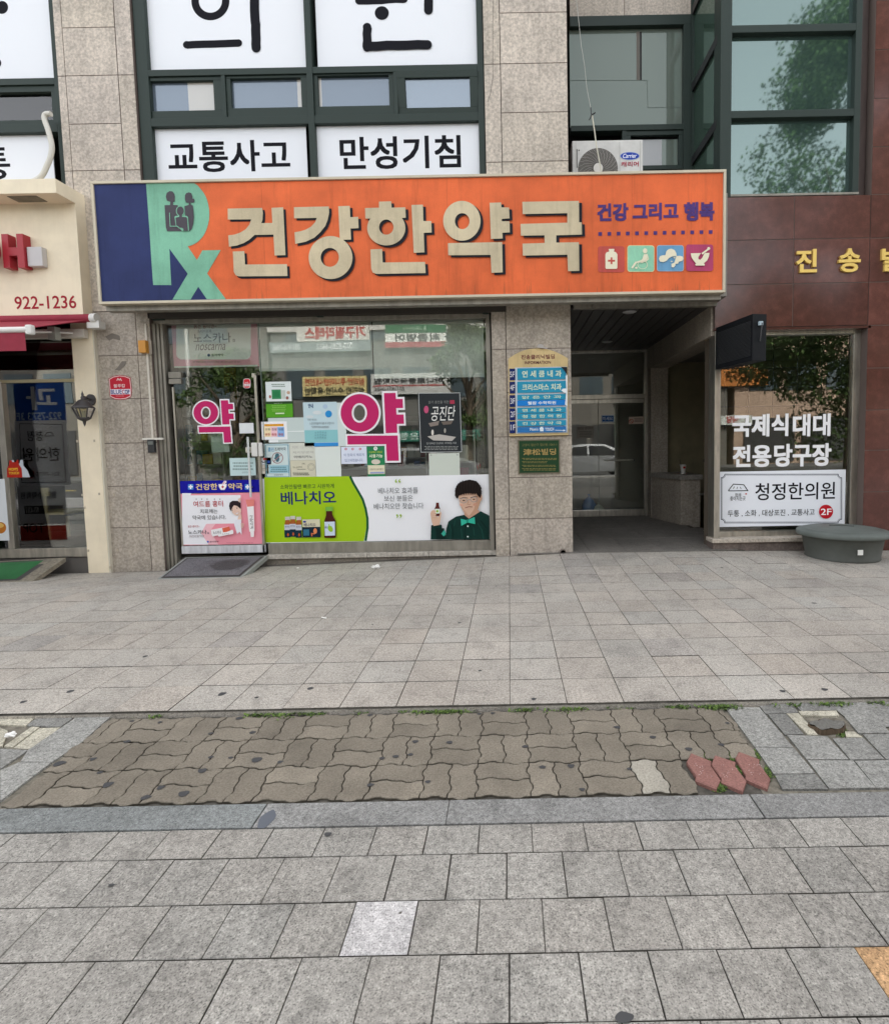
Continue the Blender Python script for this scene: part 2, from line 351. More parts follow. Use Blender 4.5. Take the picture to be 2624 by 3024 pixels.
# kerb band
b=MB()
for xa,xb,t in((-9,-3.2,.95),(-3.2,-.975,(.92,.98,1.0)),(-.97,-.26,1.12),(-.258,.912,1.08),(.918,2.2,1.0),(2.204,9,1.05)): b.box(xa,xb,1.849,1.978,-.1,-.020,KB,t,.003)
b.build('kerb',kind='structure')
# worn strip of wave-edged pavers
BR=mat((.205,.180,.143),.88,0,.2,'brickp'); b=MB()
CELL=.222; x_off=-2.1; y_off=2.0
def S(t):   # zig-zag edge of the interlocking blocks
    t=t%1.0; pts=[(0,0),(.12,0),(.20,1),(.32,1),(.40,0),(.60,0),(.68,-1),(.80,-1),(.88,0),(1,0)]
    return float(np.interp(t,[p[0] for p in pts],[p[1] for p in pts]))
def warp(x,y): return (x+.011*S((y-y_off)/CELL*1.0+.0),y+.011*S((x-x_off)/CELL*1.0+.25))
def paver(xa,xb,ya,yb,mm=BR,tint=1.0,dz=0):
    if yb>2.672 : yb=2.672
    if yb-ya<.02 or xb-xa<.02: return
    if xb<-2.06-.1*(ya-2)*1.4 or xa>1.07: return
    xa=max(xa,-2.04-.13*(ya-2.0)); xb=min(xb,1.045+.06*(ya-2.0)/.67)
    if xb-xa<.02: return
    gp=.0036; pts=[]
    xa+=gp*.62;xb-=gp*.62;ya+=gp*1.1;yb-=gp*1.1; n=10
    for k in range(n): pts.append((xa+(xb-xa)*k/n,ya))
    for k in range(n): pts.append((xb,ya+(yb-ya)*k/n))
    for k in range(n): pts.append((xb-(xb-xa)*k/n,yb))
    for k in range(n): pts.append((xa,yb-(yb-ya)*k/n))
    top=[warp(*p) for p in pts]; cx=sum(p[0] for p in top)/len(top); cy=sum(p[1] for p in top)/len(top)
    z=-.024+dz; tl=(rng.normal(0,.006),rng.normal(0,.006)); zz=lambda p,d:z+d+tl[0]*(p[0]-cx)+tl[1]*(p[1]-cy)
    ins=[(p[0]+(cx-p[0])*.035,p[1]+(cy-p[1])*.035) for p in top]; N=len(top)
    V=[(p[0],p[1],-.036) for p in top]+[(p[0],p[1],zz(p,-.003)) for p in top]+[(p[0],p[1],zz(p,0)) for p in ins]
    b.mesh(V,[(k,(k+1)%N,N+(k+1)%N,N+k) for k in range(N)],mat((.085,.075,.058),.9,0,.2,'dirt')); b.mesh(V,[(N+k,N+(k+1)%N,2*N+(k+1)%N,2*N+k) for k in range(N)]+[tuple(range(2*N,3*N))],mm,tint)
reds=[]
for i in range(15):
    for j in range(4):
        xa=x_off+i*CELL-.06; ya=y_off+j*CELL-.002
        for h in (0,1):
            t=1+rng.normal(0,.07)
            if (i+j)%2==0: q=(xa+h*CELL/2,xa+(h+1)*CELL/2,ya,ya+CELL)
            else: q=(xa,xa+CELL,ya+h*CELL/2,ya+(h+1)*CELL/2)
            if q[0]>.70 and q[2]<2.20: continue      # gap where the red pavers were dropped in
            if .49<q[0]<.53 and q[2]<2.05 and q[1]-q[0]<.2: t=(1.7,1.8,1.9)
            paver(*q,BR,t)
b.build('worn_brick_pavement',kind='structure')
# grey slabs either side
b=MB(); SL=mat((.285,.282,.262),.8,0,.3,'tile2'); SR=Z(1900,2060,.404); SLf=Z(0,2080,.3906)
def gslab(pts,tr,m,tint=1.0,z=-.024,h=.02):
    q=[G(*tr(*p),z) for p in pts]; cx=sum(a for a,_ in q)/len(q); cy=sum(a for _,a in q)/len(q)
    q=[(a+(cx-a)*.012,c+(cy-c)*.012) for a,c in q]; b.prism(q,z-h,z+rng.normal(0,.0007),m,tint)
for pts,t in(([(590,66),(845,70),(1095,365),(812,362)],1.05),([(845,62),(1000,40),(1095,52),(1130,110),(890,118)],.75),([(905,122),(1040,118),(1170,268),(1032,272)],.72),
  ([(1095,45),(1365,28),(1412,92),(1150,100)],.8),([(1375,30),(1625,32),(1800,258),(1570,262)],1.05),([(812,365),(1098,368),(1255,555),(950,560)],.98),([(955,562),(1258,560),(1350,668),(1010,668)],.72),
  ([(1045,272),(1340,282),(1500,452),(1190,452)],1.02),([(1380,300),(1600,290),(1760,450),(1510,455)],.92),([(1195,458),(1530,460),(1700,660),(1355,666)],1.0),([(1540,462),(1900,455),(2100,650),(1700,662)],1.0),([(1600,268),(1960,262),(2150,450),(1770,450)],.95),
  ([(1750,95),(2100,90),(2300,258),(1920,258)],.9),([(1650,30),(2000,25),(2080,85),(1740,90)],.85)): gslab(pts,SR,SL,t)
for pts,t in(([(575,98),(850,80),(615,290),(390,438),(150,436),(210,345)],1.18),([(0,500),(140,440),(388,440),(190,590),(0,735)],1.16),([(0,335),(215,345),(0,490)],1.0),([(200,160),(290,88),(560,96),(455,170)],.85),
  ([(-400,500),(0,500),(0,735),(-500,740)],1.05),([(-350,340),(0,335),(0,490),(-400,500)],.95)): gslab(pts,SLf,SL,t)
CST=mat((.50,.47,.38),.85,0,.2,'tile')
for pts in([(-60,100),(150,75),(285,82),(195,162),(-60,150)],[(30,318),(240,170),(300,172),(90,328)],[(100,330),(300,178),(455,172),(245,340)],[(-200,250),(-60,150),(60,200),(20,318),(-260,320)]): gslab(pts,SLf,CST,1.0)
for pts in([(1040,116),(1130,115),(1200,190),(1275,275),(1200,272)],[(1130,100),(1410,95),(1430,135),(1200,132),(1150,128)],[(1470,250),(1540,250),(1600,292),(1480,290)]): gslab(pts,SR,CST,1.0,-.022)
for x0_,x1_ in((-9,-3.0),(1.95,9)):
    tiles(b,[(2.0,2.22),(2.225,2.44),(2.445,2.67)],x0_,x1_,.31,[.1,.25],SL,-.024)
for xa,xb in((-9.4,-1.95),(.98,9.4)): b.face([(xa,1.98,-.033),(xb,1.98,-.033),(xb,2.684,-.033),(xa,2.684,-.033)],mat((.17,.155,.125),.9,0,.2,'dirt'))
b.build('side_slabs',kind='structure')

# ---- stains trodden into the paving
b=MB(); ST=mat((.05,.05,.052),.8)
def blob(px,py,rw,rh,z,m=ST,tr=ID):
    cx,cy=G(*tr(px,py),z); n=18; ph=rng.rand(n)*.0; a=rng.uniform(0,6.28); k1,k2=rng.uniform(.05,.2,2)
    pts=[(cx+rw*math.cos(t)*(1+k1*math.sin(2*t+a)+k2*math.sin(3*t)),cy+rh*math.sin(t)*(1+k1*math.cos(3*t+a))) for t in[2*math.pi*i/n for i in range(n)]]
    b.face([(x,y,z+(gz(x,y))) for x,y in pts],m)
g3=Z(0,2040,.7321); g4=Z(1312,2040,.7321)
for x,y,s_ in((240,293,1.6),(375,275,1),(512,205,1),(532,122,.7),(645,127,.8),(850,172,.8),(965,110,1.2),(1018,168,1),(402,330,.8),(435,378,1.5),(588,430,1.2),(648,390,1.1),(740,415,1.5),(815,322,1.3),(850,268,.8),(930,270,.7),(1035,278,1.6),(1130,287,.9),(1492,98,.9),(1675,205,1),(1540,272,.8),(1595,265,.9),(1655,257,.8),(1493,380,.9),(1725,367,.8)): blob(x,y,.015*s_,.012*s_,-.0215,tr=g3)
for x,y,s_ in((20,208,1),(140,93,.8),(195,90,.8),(395,308,.9),(510,303,1.1),(695,147,1),(840,187,1),(985,235,1.1),(1115,217,.9),(745,315,.7),(325,225,.9),(555,398,.8),(1060,63,.7),(1140,130,.7)): blob(x,y,.015*s_,.012*s_,-.0215,tr=g4)
for x,y,s_,z in((413,800,1.4,.0015),(137,862,1.2,.0015),(853,594,1.1,.0015),(1305,815,1.5,.0015),(1508,836,.7,.0015),(1355,541,.5,.0015)): blob(x,y,.014*s_,.014*s_,z,tr=Z(0,1640,.5022))
for x,y,s_ in((232,783,1.3),(1108,397,1),(1228,678,.8),(1545,845,1),(1362,106,.7),(1322,181,.6),(920,127,.6),(1047,266,.7),(597,408,.7)): blob(x,y,.013*s_,.013*s_,.0015,tr=Z(800,1640,.5022))
for x,y,s_ in((1405,317,1.2),(928,140,1),(1243,772,1),(1460,763,1.1)): blob(x,y,.016*s_,.014*s_,.0015,tr=Z(1600,1600,.5714))
blob(1322,578,.014,.009,-.018,tr=g3); blob(1075,520,.026,.05,-.0185,m=mat((.10,.11,.13),.8),tr=g3)
blob(725,690,.022,.013,-.018,tr=Z(1312,2500,.7321)); blob(450,155,.01,.005,-.018,tr=Z(0,2500,.7321))
for k in range(70):
    x=rng.uniform(-2,2.2); y=rng.uniform(1.0,4.6); 
    if 1.98<y<2.69: continue
    z=.0015 if y>2.69 else -.0205; r=rng.uniform(.0015,.006); b.face([(x+r*math.cos(a)*rng.uniform(.6,1.3),y+r*math.sin(a)*rng.uniform(.6,1.3),z) for a in np.arange(0,6.2,.8)],mat((.10,.09,.075),.9) if k%3 else mat((.55,.53,.5),.9))
b.build('gum_spots',label='dark trodden gum and tar spots dotted over the paving',cat='stain',kind='stuff')

# ---- moss
def moss():
    b=MB(); LM=[mat((.085,.145,.025),.8),mat((.14,.22,.04),.8),mat((.045,.08,.02),.8)]
    spots=[]
    z1=Z(800,1640,.5022)
    for k in range(700):
        x=rng.uniform(-1.9,3.6); d=(math.sin(x*9)+math.sin(x*23+1)+math.sin(x*4.1))/3
        if d>-.1+.5*rng.rand(): spots.append((x,2.679-abs(rng.normal(0,.012)),-.026,.018))
    for k in range(90): spots.append((rng.normal(1.06,.05),2.672-abs(rng.normal(0,.014)),-.026,.016))
    for k in range(80): spots.append((rng.normal(-.35,.05),2.675-abs(rng.normal(0,.01)),-.026,.014))
    for cx,cy,sx,sy,n in((505,425,60,22,150),(650,425,35,28,80),(820,430,30,30,60),(910,550,22,40,80),(560,655,40,22,90),(715,520,22,45,60),(1450,262,25,22,50),(290,215,45,8,30)):
        for k in range(n):
            q=G(*SR(rng.normal(cx,sx*.6),rng.normal(cy,sy*.6)),-.03); spots.append((q[0],q[1],-.032,.010))
    for cx,cy in((880,728),(1195,335),(1400,735),(1290,70),(1000,85),(560,72)):
        for k in range(30):
            q=G(*SLf(rng.normal(cx,16),rng.normal(cy,9)),-.03); spots.append((q[0],q[1],-.03,.008))
    for x,y,z,s in spots:
        for q in range(7):
            a=rng.uniform(0,6.28); t=rng.uniform(.2,1.2); r=s*rng.uniform(.35,1); dx,dy=math.cos(a)*r,math.sin(a)*r; ox,oy=rng.normal(0,s*.7,2)*.8; h=r*math.sin(t)*.9
            p=(x+ox,y+oy,z); b.face([p,(p[0]+dx*.5-dy*.35,p[1]+dy*.5+dx*.35,z+h*.7),(p[0]+dx,p[1]+dy,z+h),(p[0]+dx*.5+dy*.35,p[1]+dy*.5-dx*.35,z+h*.7)],LM[rng.randint(3)])
    b.build('moss',label='green moss and weeds growing in the paving joints',cat='moss',kind='stuff')
moss()
# ---- red pavers dropped into the gap
RP=mat((.27,.135,.115),.85,0,.2,'brickp'); RW=mat((.6,.5,.47),.8)
for pts,l in(([(345,402),(495,462),(488,492),(562,600),(530,665),(375,603),(383,575),(312,470)],'reddish paver nearest the brown brick strip, laid in the gap'),
     ([(520,418),(672,468),(668,500),(750,605),(722,683),(565,615),(568,592),(492,488)],'reddish paver between the other two, most flecked with white'),
     ([(695,392),(845,448),(843,480),(925,590),(902,665),(742,592),(745,568),(668,442)],'reddish paver nearest the grey side slabs, tilted apart from the others')):
    b=MB(); q=[G(*SR(*p),-.018) for p in pts]; cx=sum(a for a,_ in q)/8; cy=sum(c for _,c in q)/8
    ins=[(a+(cx-a)*.06,c+(cy-c)*.06) for a,c in q]; N=8; V=[(a,c,-.040) for a,c in q]+[(a,c,-.022) for a,c in q]+[(a,c,-.018) for a,c in ins]
    b.mesh(V,[(k,(k+1)%N,N+(k+1)%N,N+k) for k in range(N)]+[(N+k,N+(k+1)%N,2*N+(k+1)%N,2*N+k) for k in range(N)]+[tuple(range(2*N,3*N))],RP,1.0)
    for k in range(26):
        t=rng.rand()*.8; i=rng.randint(8); x=cx+(q[i][0]-cx)*t+rng.normal(0,.008); y=cy+(q[i][1]-cy)*t+rng.normal(0,.008); r=rng.uniform(.0008,.0025)
        if math.hypot(x-cx,y-cy)<.05: b.face([(x+r*math.cos(a),y+r*.8*math.sin(a),-.0175) for a in(0,1.2,2.5,3.8,5)],RW)
    b.build('paver',label=l,cat='paver',group='loose reddish pavers')
# ---- cut stump in the strip
e=empty('tree_stump',(*G(*SR(1350,200),-.03),-.03),'sawn grey tree stump set in broken concrete at the right','tree stump')
b=MB(); cx,cy=G(*SR(1345,205),-.012); n=22
rad=[1+.16*math.sin(2*t+1)+.1*math.sin(5*t)+.05*rng.rand() for t in[2*math.pi*i/n for i in range(n)]]
for k,(f0,f1,z0,z1) in enumerate(((1.12,1.0,-.06,-.006),)):
    V=[(cx+.073*r*f0*math.cos(2*math.pi*i/n),cy+.05*r*f0*math.sin(2*math.pi*i/n),z0) for i,r in enumerate(rad)]+[(cx+.073*r*f1*math.cos(2*math.pi*i/n),cy+.05*r*f1*math.sin(2*math.pi*i/n),z1+.004*math.sin(i*2.1)) for i,r in enumerate(rad)]
    b.mesh(V,[(i,(i+1)%n,n+(i+1)%n,n+i) for i in range(n)],mat((.11,.08,.055),.9,0,.2,'wood'))
b.build('bark',e)
b=MB(); V=[(cx,cy,-.003)]+[(cx+.071*r*math.cos(2*math.pi*i/n),cy+.0485*r*math.sin(2*math.pi*i/n),-.004+.004*math.sin(i*1.7)) for i,r in enumerate(rad)]
b.mesh(V,[(0,1+i,1+(i+1)%n) for i in range(n)],mat((.15,.145,.13),.8,0,.3,'wood')); b.build('cut_face',e)
# ---- litter
def crumple(name,px,py,s,label,m=mat((.8,.79,.76),.8),tr=ID):
    x,y=G(*tr(px,py),0); z=gz(x,y)+.002; bm=bmesh.new(); bmesh.ops.create_icosphere(bm,subdivisions=3,radius=1)
    vs=[]; 
    for v in bm.verts:
        k=1+.28*math.sin(v.co.x*5+v.co.y*3)+.22*math.sin(v.co.z*7+v.co.x*4)+rng.normal(0,.06); vs.append((x+v.co.x*s*k,y+v.co.y*s*.7*k,z+s*.45+v.co.z*s*.45*k))
    fs=[tuple(v.index for v in f.verts) for f in bm.faces]; bm.free(); b=MB(); b.mesh(vs,fs,m); b.build(name,label=label,cat='litter')
crumple('tissue',620,70,.042,'crumpled white tissue on the pavement below the green advert',tr=Z(800,1640,.5022))
crumple('paper_scrap',158,58,.012,'tiny white paper scrap by the shop step near the ramp',tr=Z(800,1640,.5022))
crumple('tissue',90,245,.022,'crumpled white tissue in the broken concrete at the left',tr=SLf)
x,y=G(*Z(800,1640,.5022)(312,373)); b=MB(); b.tube([(x-.022,y+.01,.008),(x+.022,y-.012,.008)],.0055,mat((.85,.84,.8),.7)); b.build('cigarette_butt',label='white cigarette butt lying on the upper pavement',cat='litter')

# ---------------------------------------------------------------- beige stone building
BLD=empty('commercial_building',(-1.5,6.6,0),'beige granite clad building with dark green window frames above the orange sign','building')
def panels(mb,xs,zs,y0,y1,m,gap=.009,rr=.035):
    for i in range(len(xs)-1):
        for j in range(len(zs)-1):
            t=1+rng.normal(0,rr)
            mb.box(xs[i]+gap/2,xs[i+1]-gap/2,y0,y1,min(zs[j],zs[j+1])+gap/2,max(zs[j],zs[j+1])-gap/2,m,(t*1.0,t,t*(1+rng.normal(0,.012))))
    mb.box(min(xs)+.003,max(xs)-.003,y0+.005,y1-.001,min(zs)+.002,max(zs)-.002,mat((.15,.115,.10),.9))
def zat(px,py,Y=Yf): return P(px,py,Y)[1]
TOP=8.4
# pier between cream shop and pharmacy
xL=-4.83; x1=P(407,1050,Yf)[0]; xR=-4.18
zl=[zat(390,v) for v in(1049,1177,1308,1435,1558)]
b=MB(); zz=[-.3]+[zl[4],zl[3],zl[2],zl[1],zl[0],3.0]
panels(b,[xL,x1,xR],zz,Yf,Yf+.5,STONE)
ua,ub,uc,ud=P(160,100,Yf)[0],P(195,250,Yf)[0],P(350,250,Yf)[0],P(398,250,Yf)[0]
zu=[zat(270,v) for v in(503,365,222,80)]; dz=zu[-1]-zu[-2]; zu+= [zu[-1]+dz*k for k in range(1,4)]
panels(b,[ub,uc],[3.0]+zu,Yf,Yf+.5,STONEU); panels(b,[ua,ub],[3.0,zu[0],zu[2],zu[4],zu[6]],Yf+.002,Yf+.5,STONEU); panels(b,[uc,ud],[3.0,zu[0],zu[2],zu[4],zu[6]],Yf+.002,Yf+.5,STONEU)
b.build('stone_pier',BLD)
# weathering patches where adhesive once was, as raised scabs
b=MB()
for pts,tr in(([(1070,1700),(1140,1665),(1215,1690),(1222,1740),(1150,1720),(1110,1740)],Z(0,500,.2905)),([(1165,2040),(1200,2010),(1240,1950),(1285,1950),(1270,1995),(1215,2045)],Z(0,500,.2905))):
    b=MB(); q=[P(*tr(*p),Yf) for p in pts]; b.fprism(q[::-1],Yf-.003,Yf+.001,mat((.20,.175,.15),.8)); b.build('adhesive_scar',BLD)
# pier between pharmacy and entrance
xa,xb,xc=P(1452,1100,Yf)[0],P(1497,1200,Yf)[0],P(1688,1250,Yf)[0]
zl=[zat(1590,v) for v in(1029,1157,1288,1409,1531)]
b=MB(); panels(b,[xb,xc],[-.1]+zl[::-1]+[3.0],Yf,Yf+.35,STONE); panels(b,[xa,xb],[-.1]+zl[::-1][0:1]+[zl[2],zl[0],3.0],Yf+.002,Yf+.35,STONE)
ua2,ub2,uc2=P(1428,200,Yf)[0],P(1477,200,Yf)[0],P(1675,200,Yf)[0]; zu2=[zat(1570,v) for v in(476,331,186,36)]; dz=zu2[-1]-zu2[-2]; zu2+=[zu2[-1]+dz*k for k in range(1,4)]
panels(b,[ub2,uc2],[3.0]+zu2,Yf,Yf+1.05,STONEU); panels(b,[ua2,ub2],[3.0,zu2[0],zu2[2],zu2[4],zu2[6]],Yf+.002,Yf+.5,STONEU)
b.build('stone_pier',BLD)
# spandrel over recessed window and back walls
YR=7.35
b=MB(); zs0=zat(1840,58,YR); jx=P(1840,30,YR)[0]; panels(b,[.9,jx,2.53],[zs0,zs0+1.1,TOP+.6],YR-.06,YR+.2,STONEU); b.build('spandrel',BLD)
b=MB(); b.box(.78,2.5,6.1,YR,2.99,4.12,mat((.30,.28,.25),.8,0,.3,'plaster')); b.build('canopy_slab',BLD)
b=MB(); b.box(-12,8,10.6,10.8,-.3,9,mat((.35,.32,.28),.8)); b.box(-9.4,8,6.9,16,8.42,10.6,mat((.40,.36,.31),.8)); b.build('rear_structure',BLD)  # unseen upper block added; height set to shade the pavement yet admit sky
# ---- big window unit with film signs
YW=6.40
def frame(mb,x0,x1,z0,z1,w,y0,y1,m=None):
    m=m or GREEN
    mb.box(x0,x1,y0,y1,z0,z0+w,m,1.0,.003); mb.box(x0,x1,y0,y1,z1-w,z1,m,1.0,.003); mb.box(x0,x0+w,y0+.001,y1,z0+w,z1-w,m,1.0,.003); mb.box(x1-w,x1,y0+.001,y1,z0+w,z1-w,m,1.0,.003)
wx0,wx1=ud+.01,ua2-.005; wxm=P(917,300,YW-.07)[0]
zt1=zat(917,206,YW-.07); zt2=zat(917,352,YW-.07)     # transoms above / below the sash row
wn=empty('upper_window',(0,YW,3.6),None,None); wn.parent=BLD; wn.matrix_parent_inverse=Matrix.Translation(-Vector(BLD.location))
def part_empty(): pass
b=MB()
b.box(wx0,wx0+.13,YW-.07,YW+.08,2.9,TOP,GREEN,1.0,.004); b.box(wx1-.07,wx1,YW-.07,YW+.08,2.9,TOP,GREEN,1.0,.004)
b.box(wxm-.035,wxm+.035,YW-.075,YW+.08,2.9,TOP,GREEN,1.0,.004)
for zc,h in((zt1,.035),(zt2,.045)):
    b.box(wx0+.13,wxm-.035,YW-.07,YW+.08,zc-h,zc+h,GREEN,1.0,.004); b.box(wxm+.035,wx1-.07,YW-.07,YW+.08,zc-h,zc+h,GREEN,1.0,.004)
sx=[P(v,280,YW-.07)[0] for v in(660,1168)]
for x in sx: b.box(x-.022,x+.022,YW-.068,YW+.07,zt2+.045,zt1-.035,GREEN,1.0,.003)
b.build('window_frame',wn)
sash=[(wx0+.13,sx[0]-.022,(437,246,638,334)),(sx[0]+.022,wxm-.035,(688,238,894,325)),(wxm+.035,sx[1]-.022,(943,230,1151,320))]
for a,c,gp in sash:
    b=MB(); x0_,x1_,z0_,z1_=RB(*gp,YW); m_=GREEN
    Z0,Z1=zt2+.047,zt1-.037
    b.box(a+.003,c-.003,YW-.05,YW+.02,Z0,z0_,m_,1.0,.003); b.box(a+.003,c-.003,YW-.05,YW+.02,z1_,Z1,m_,1.0,.003); b.box(a+.003,x0_,YW-.049,YW+.02,z0_,z1_,m_,1.0,.003); b.box(x1_,c-.003,YW-.049,YW+.02,z0_,z1_,m_,1.0,.003)
    s_=b.build('sash',wn); pb=MB(); xc={437:.60,688:.93,943:.0}[gp[0]]; xs_=x0_+(x1_-x0_)*xc
    if xc>0: pb.box(x0_,xs_,YW-.01,YW+.0,z0_,z1_,GLASS_SASH); pb.box(xs_,x1_,YW-.01,YW+.0,z0_,z1_,GLASS_CURT)
    else: pb.box(x0_,x0_+.03,YW-.01,YW+.0,z0_,z1_,GLASS_CURT); pb.box(x0_+.03,x1_,YW-.01,YW+.0,z0_,z1_,GLASS_SASH)
    pb.build('pane',s_)
# open top-hung sash
a,c=sx[1]+.022,wx1-.07; Z1=zt1-.037; rot=Matrix.Rotation(math.radians(8),3,'X'); piv=(0,YW-.06,Z1)
x0_,x1_,z0_,z1_=RB(1194,228,1405,292,YW-.08)
def rbox(mb,*q): mb.box(*q[:6],q[6],1.0,.003,rot=rot,piv=piv)
b=MB(); H=(zt1-zt2)-.085; zb=Z1-H
for q in((a,c,YW-.10,YW-.04,zb,zb+.075,GREEN),(a,c,YW-.10,YW-.04,Z1-.075,Z1,GREEN),(a,a+.09,YW-.099,YW-.04,zb+.075,Z1-.075,GREEN),(c-.09,c,YW-.099,YW-.04,zb+.075,Z1-.075,GREEN)): rbox(b,*q)
s_=b.build('sash',wn); pb=MB(); rbox(pb,a+.09,c-.09,YW-.07,YW-.06,zb+.075,Z1-.075,GLASS_SASH); pb.build('pane',s_)
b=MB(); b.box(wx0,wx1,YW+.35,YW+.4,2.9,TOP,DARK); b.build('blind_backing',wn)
# plants on the sill behind the open sash
b=MB()
for k in range(90):
    x=rng.uniform(a+.1,c-.03); z=zt2+.05+rng.rand()*.1; y=YW+.0+rng.rand()*.08; r=rng.uniform(.012,.03); an=rng.uniform(0,3.1)
    b.face([(x,y,z),(x+r*math.cos(an)*.6,y-.01,z+r*.5),(x+r*math.cos(an),y,z+r*1.3),(x-r*.3,y,z+r*.7)],mat((.06,.13,.03),.6))
b.tube([(a+.1,YW+.04,zt2+.05),(c-.05,YW+.04,zt2+.055)],.012,mat((.12,.07,.04),.8),6)
b.build('potted_plants',label='small green leaves showing under the open window sash',cat='plant')
# printed window films
INK=mat((.010,.010,.014),.7,0,.1)
def winfilm(x0,y0,x1,y1,label,draw,zt=None):
    f=Flat(YW-.012,.0008); xx=RB(x0,y0,x1,y1,YW-.012); zt_=xx[3] if zt is None else zt
    f.b.box(xx[0],xx[1],f.Y,f.Y+.01,xx[2],zt_,WHITE); draw(f); return f.build('window_sign',label=label,cat='sign')
A=Z(0,0,.5022); B_=Z(860,0,.5022)
def d1(f): f.text('교통사고',496,414,856,507,INK,.020)
winfilm(430,376,906,535,'white window sign reading 교통사고, lower left of the big window',d1)
def d2(f): f.text('만성기침',1003,401,1360,498,INK,.020)
winfilm(936,354,1420,535,'white window sign reading 만성기침, lower right of the big window',d2)
def rough_line(f,pts,w,c=INK):
    q=[]
    for i in range(len(pts)-1):
        (ax,ay),(bx,by)=pts[i],pts[i+1]; n=6
        for k in range(n): q.append((ax+(bx-ax)*k/n+rng.normal(0,1.5),ay+(by-ay)*k/n+rng.normal(0,1.5)))
    q.append(pts[-1]); f.line(q,w,c); f.ell(*pts[0],w/2,w/2,c,14); f.ell(*pts[-1],w/2,w/2,c,14)
def d3(f):
    f.tr=A; f.ring(1237,5,112,113,68,68,INK); rough_line(f,[(1098,262),(1402,252)],44); rough_line(f,[(1490,-260),(1500,120),(1507,282)],54)
winfilm(414,-300,900,210,'white window sign, large and upper left, showing a brushed ring over a bar 의',d3)
def d4(f):
    f.tr=B_; f.ring(532,-150,90,80,50,44,INK); rough_line(f,[(400,2),(660,-8)],50); f.ell(532,76,41,40,INK); rough_line(f,[(800,-300),(806,60)],52); rough_line(f,[(446,160),(446,280)],50); rough_line(f,[(446,273),(800,265)],54)
winfilm(928,-300,1416,193,'white window sign, large and upper right, showing a brushed dot over a corner stroke 원',d4)
# left window unit (mostly outside the picture)
wn2=empty('upper_window',(-6.5,YW,3.6),None,None); wn2.parent=BLD; wn2.matrix_parent_inverse=Matrix.Translation(-Vector(BLD.location))
lx=ua-.005; zt1b=zat(70,240,YW-.07); zt2b=zat(70,378,YW-.07)
b=MB(); b.box(lx-.06,lx,YW-.07,YW+.08,2.9,TOP,GREEN,1.0,.004); b.box(-9.5,lx-.06,YW-.07,YW+.08,zt1b-.035,zt1b+.035,GREEN,1.0,.004); b.box(-9.5,lx-.06,YW-.07,YW+.08,zt2b-.045,zt2b+.045,GREEN,1.0,.004); b.box(-9.5,-6.6,YW-.068,YW+.07,2.9,TOP,GREEN); b.build('window_frame',wn2)
b=MB(); b.box(-6.6,lx-.06,YW-.05,YW+.02,zt2b+.047,zt2b+.10,GREEN); b.box(-6.6,lx-.06,YW-.05,YW+.02,zt1b-.10,zt1b-.037,GREEN); b.box(lx-.12,lx-.06,YW-.049,YW+.02,zt2b+.1,zt1b-.1,GREEN); s_=b.build('sash',wn2)
b=MB(); b.box(-6.6,lx-.12,YW-.005,YW,zt2b+.1,zt1b-.1,GLASS); b.build('pane',s_)
b=MB()
for k in range(9): b.box(-6.6,lx-.1,YW+.06,YW+.10,zt2b+.1+k*.05,zt2b+.135+k*.05,mat((.42,.34,.20),.6))
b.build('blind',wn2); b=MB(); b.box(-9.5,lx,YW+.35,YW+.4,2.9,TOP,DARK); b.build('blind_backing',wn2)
def d5(f): f.tr=A; f.ell(12,42,36,38,INK); f.ell(-30,370,38,34,INK)
winfilm(-600,-300,140,236,'white window sign at the far left with only blots of letters showing',d5)
def d6(f): f.text('두통',-190,436,30,532,INK,.012)
winfilm(-600,392,158,560,'white window sign at the far left showing the end of 두통',d6)
def smooth(pts,n=6):
    out=[]
    for i in range(len(pts)-1):
        p0=pts[max(i-1,0)];p1=pts[i];p2=pts[i+1];p3=pts[min(i+2,len(pts)-1)]
        for k in range(n):
            t=k/n; out.append(tuple(.5*(2*b_+(c_-a_)*t+(2*a_-5*b_+4*c_-d_)*t*t+(3*b_-a_-3*c_+d_)*t**3) for a_,b_,c_,d_ in zip(p0,p1,p2,p3)))
    return out+[pts[-1]]
b=MB(); q=[A(*p) for p in smooth([(300,668),(268,672),(262,700),(285,770),(304,850),(300,910),(280,965),(238,1040),(150,1085)])]
b.tube([(P(x,y,6.22)[0],6.22,P(x,y,6.22)[1]) for x,y in q],.027,mat((.62,.60,.54),.5),12); b.build('drain_hose',label='curved pale plastic hose dropping from the far left window',cat='hose')
# ---- recessed window above the entrance
rw=empty('recessed_window',(1.8,YR,4.3),None,None); rw.parent=BLD; rw.matrix_parent_inverse=Matrix.Translation(-Vector(BLD.location))
x0r,x1r,z0r,z1r=RB(1660,88,2012,378,YR); b=MB()
b.box(.9,2.5,YR-.08,YR+.05,z1r,zs0-.002,GREEN,1.0,.003); b.box(x1r,2.5,YR-.079,YR+.05,4.12,z1r,GREEN,1.0,.003); zt=zat(1840,386,YR); b.box(.9,x1r,YR-.078,YR+.05,z0r-.07,z0r,GREEN,1.0,.003)
xm=P(1840,400,YR)[0]; b.box(xm-.03,xm+.03,YR-.07,YR+.04,4.12,z0r-.07,GREEN,1.0,.003); b.build('window_frame',rw)
b=MB(); b.box(.9,x1r,YR-.01,YR,z0r,z1r,GLASS_REC)
q=Z(1600,0,.3348)
b.build('pane',rw)
f=Flat(YR-.0105,.0006,tr=q)
f.rect(832,275,860,705,'6f6a63'); f.rect(862,278,878,708,'2e2a2b'); f.line([(240,708),(925,706),(932,948),(1098,946),(1100,280)],4,'5f6a62'); f.line([(932,948),(1225,944)],3,'66716a'); f.build('inner_wall_panel',rw)
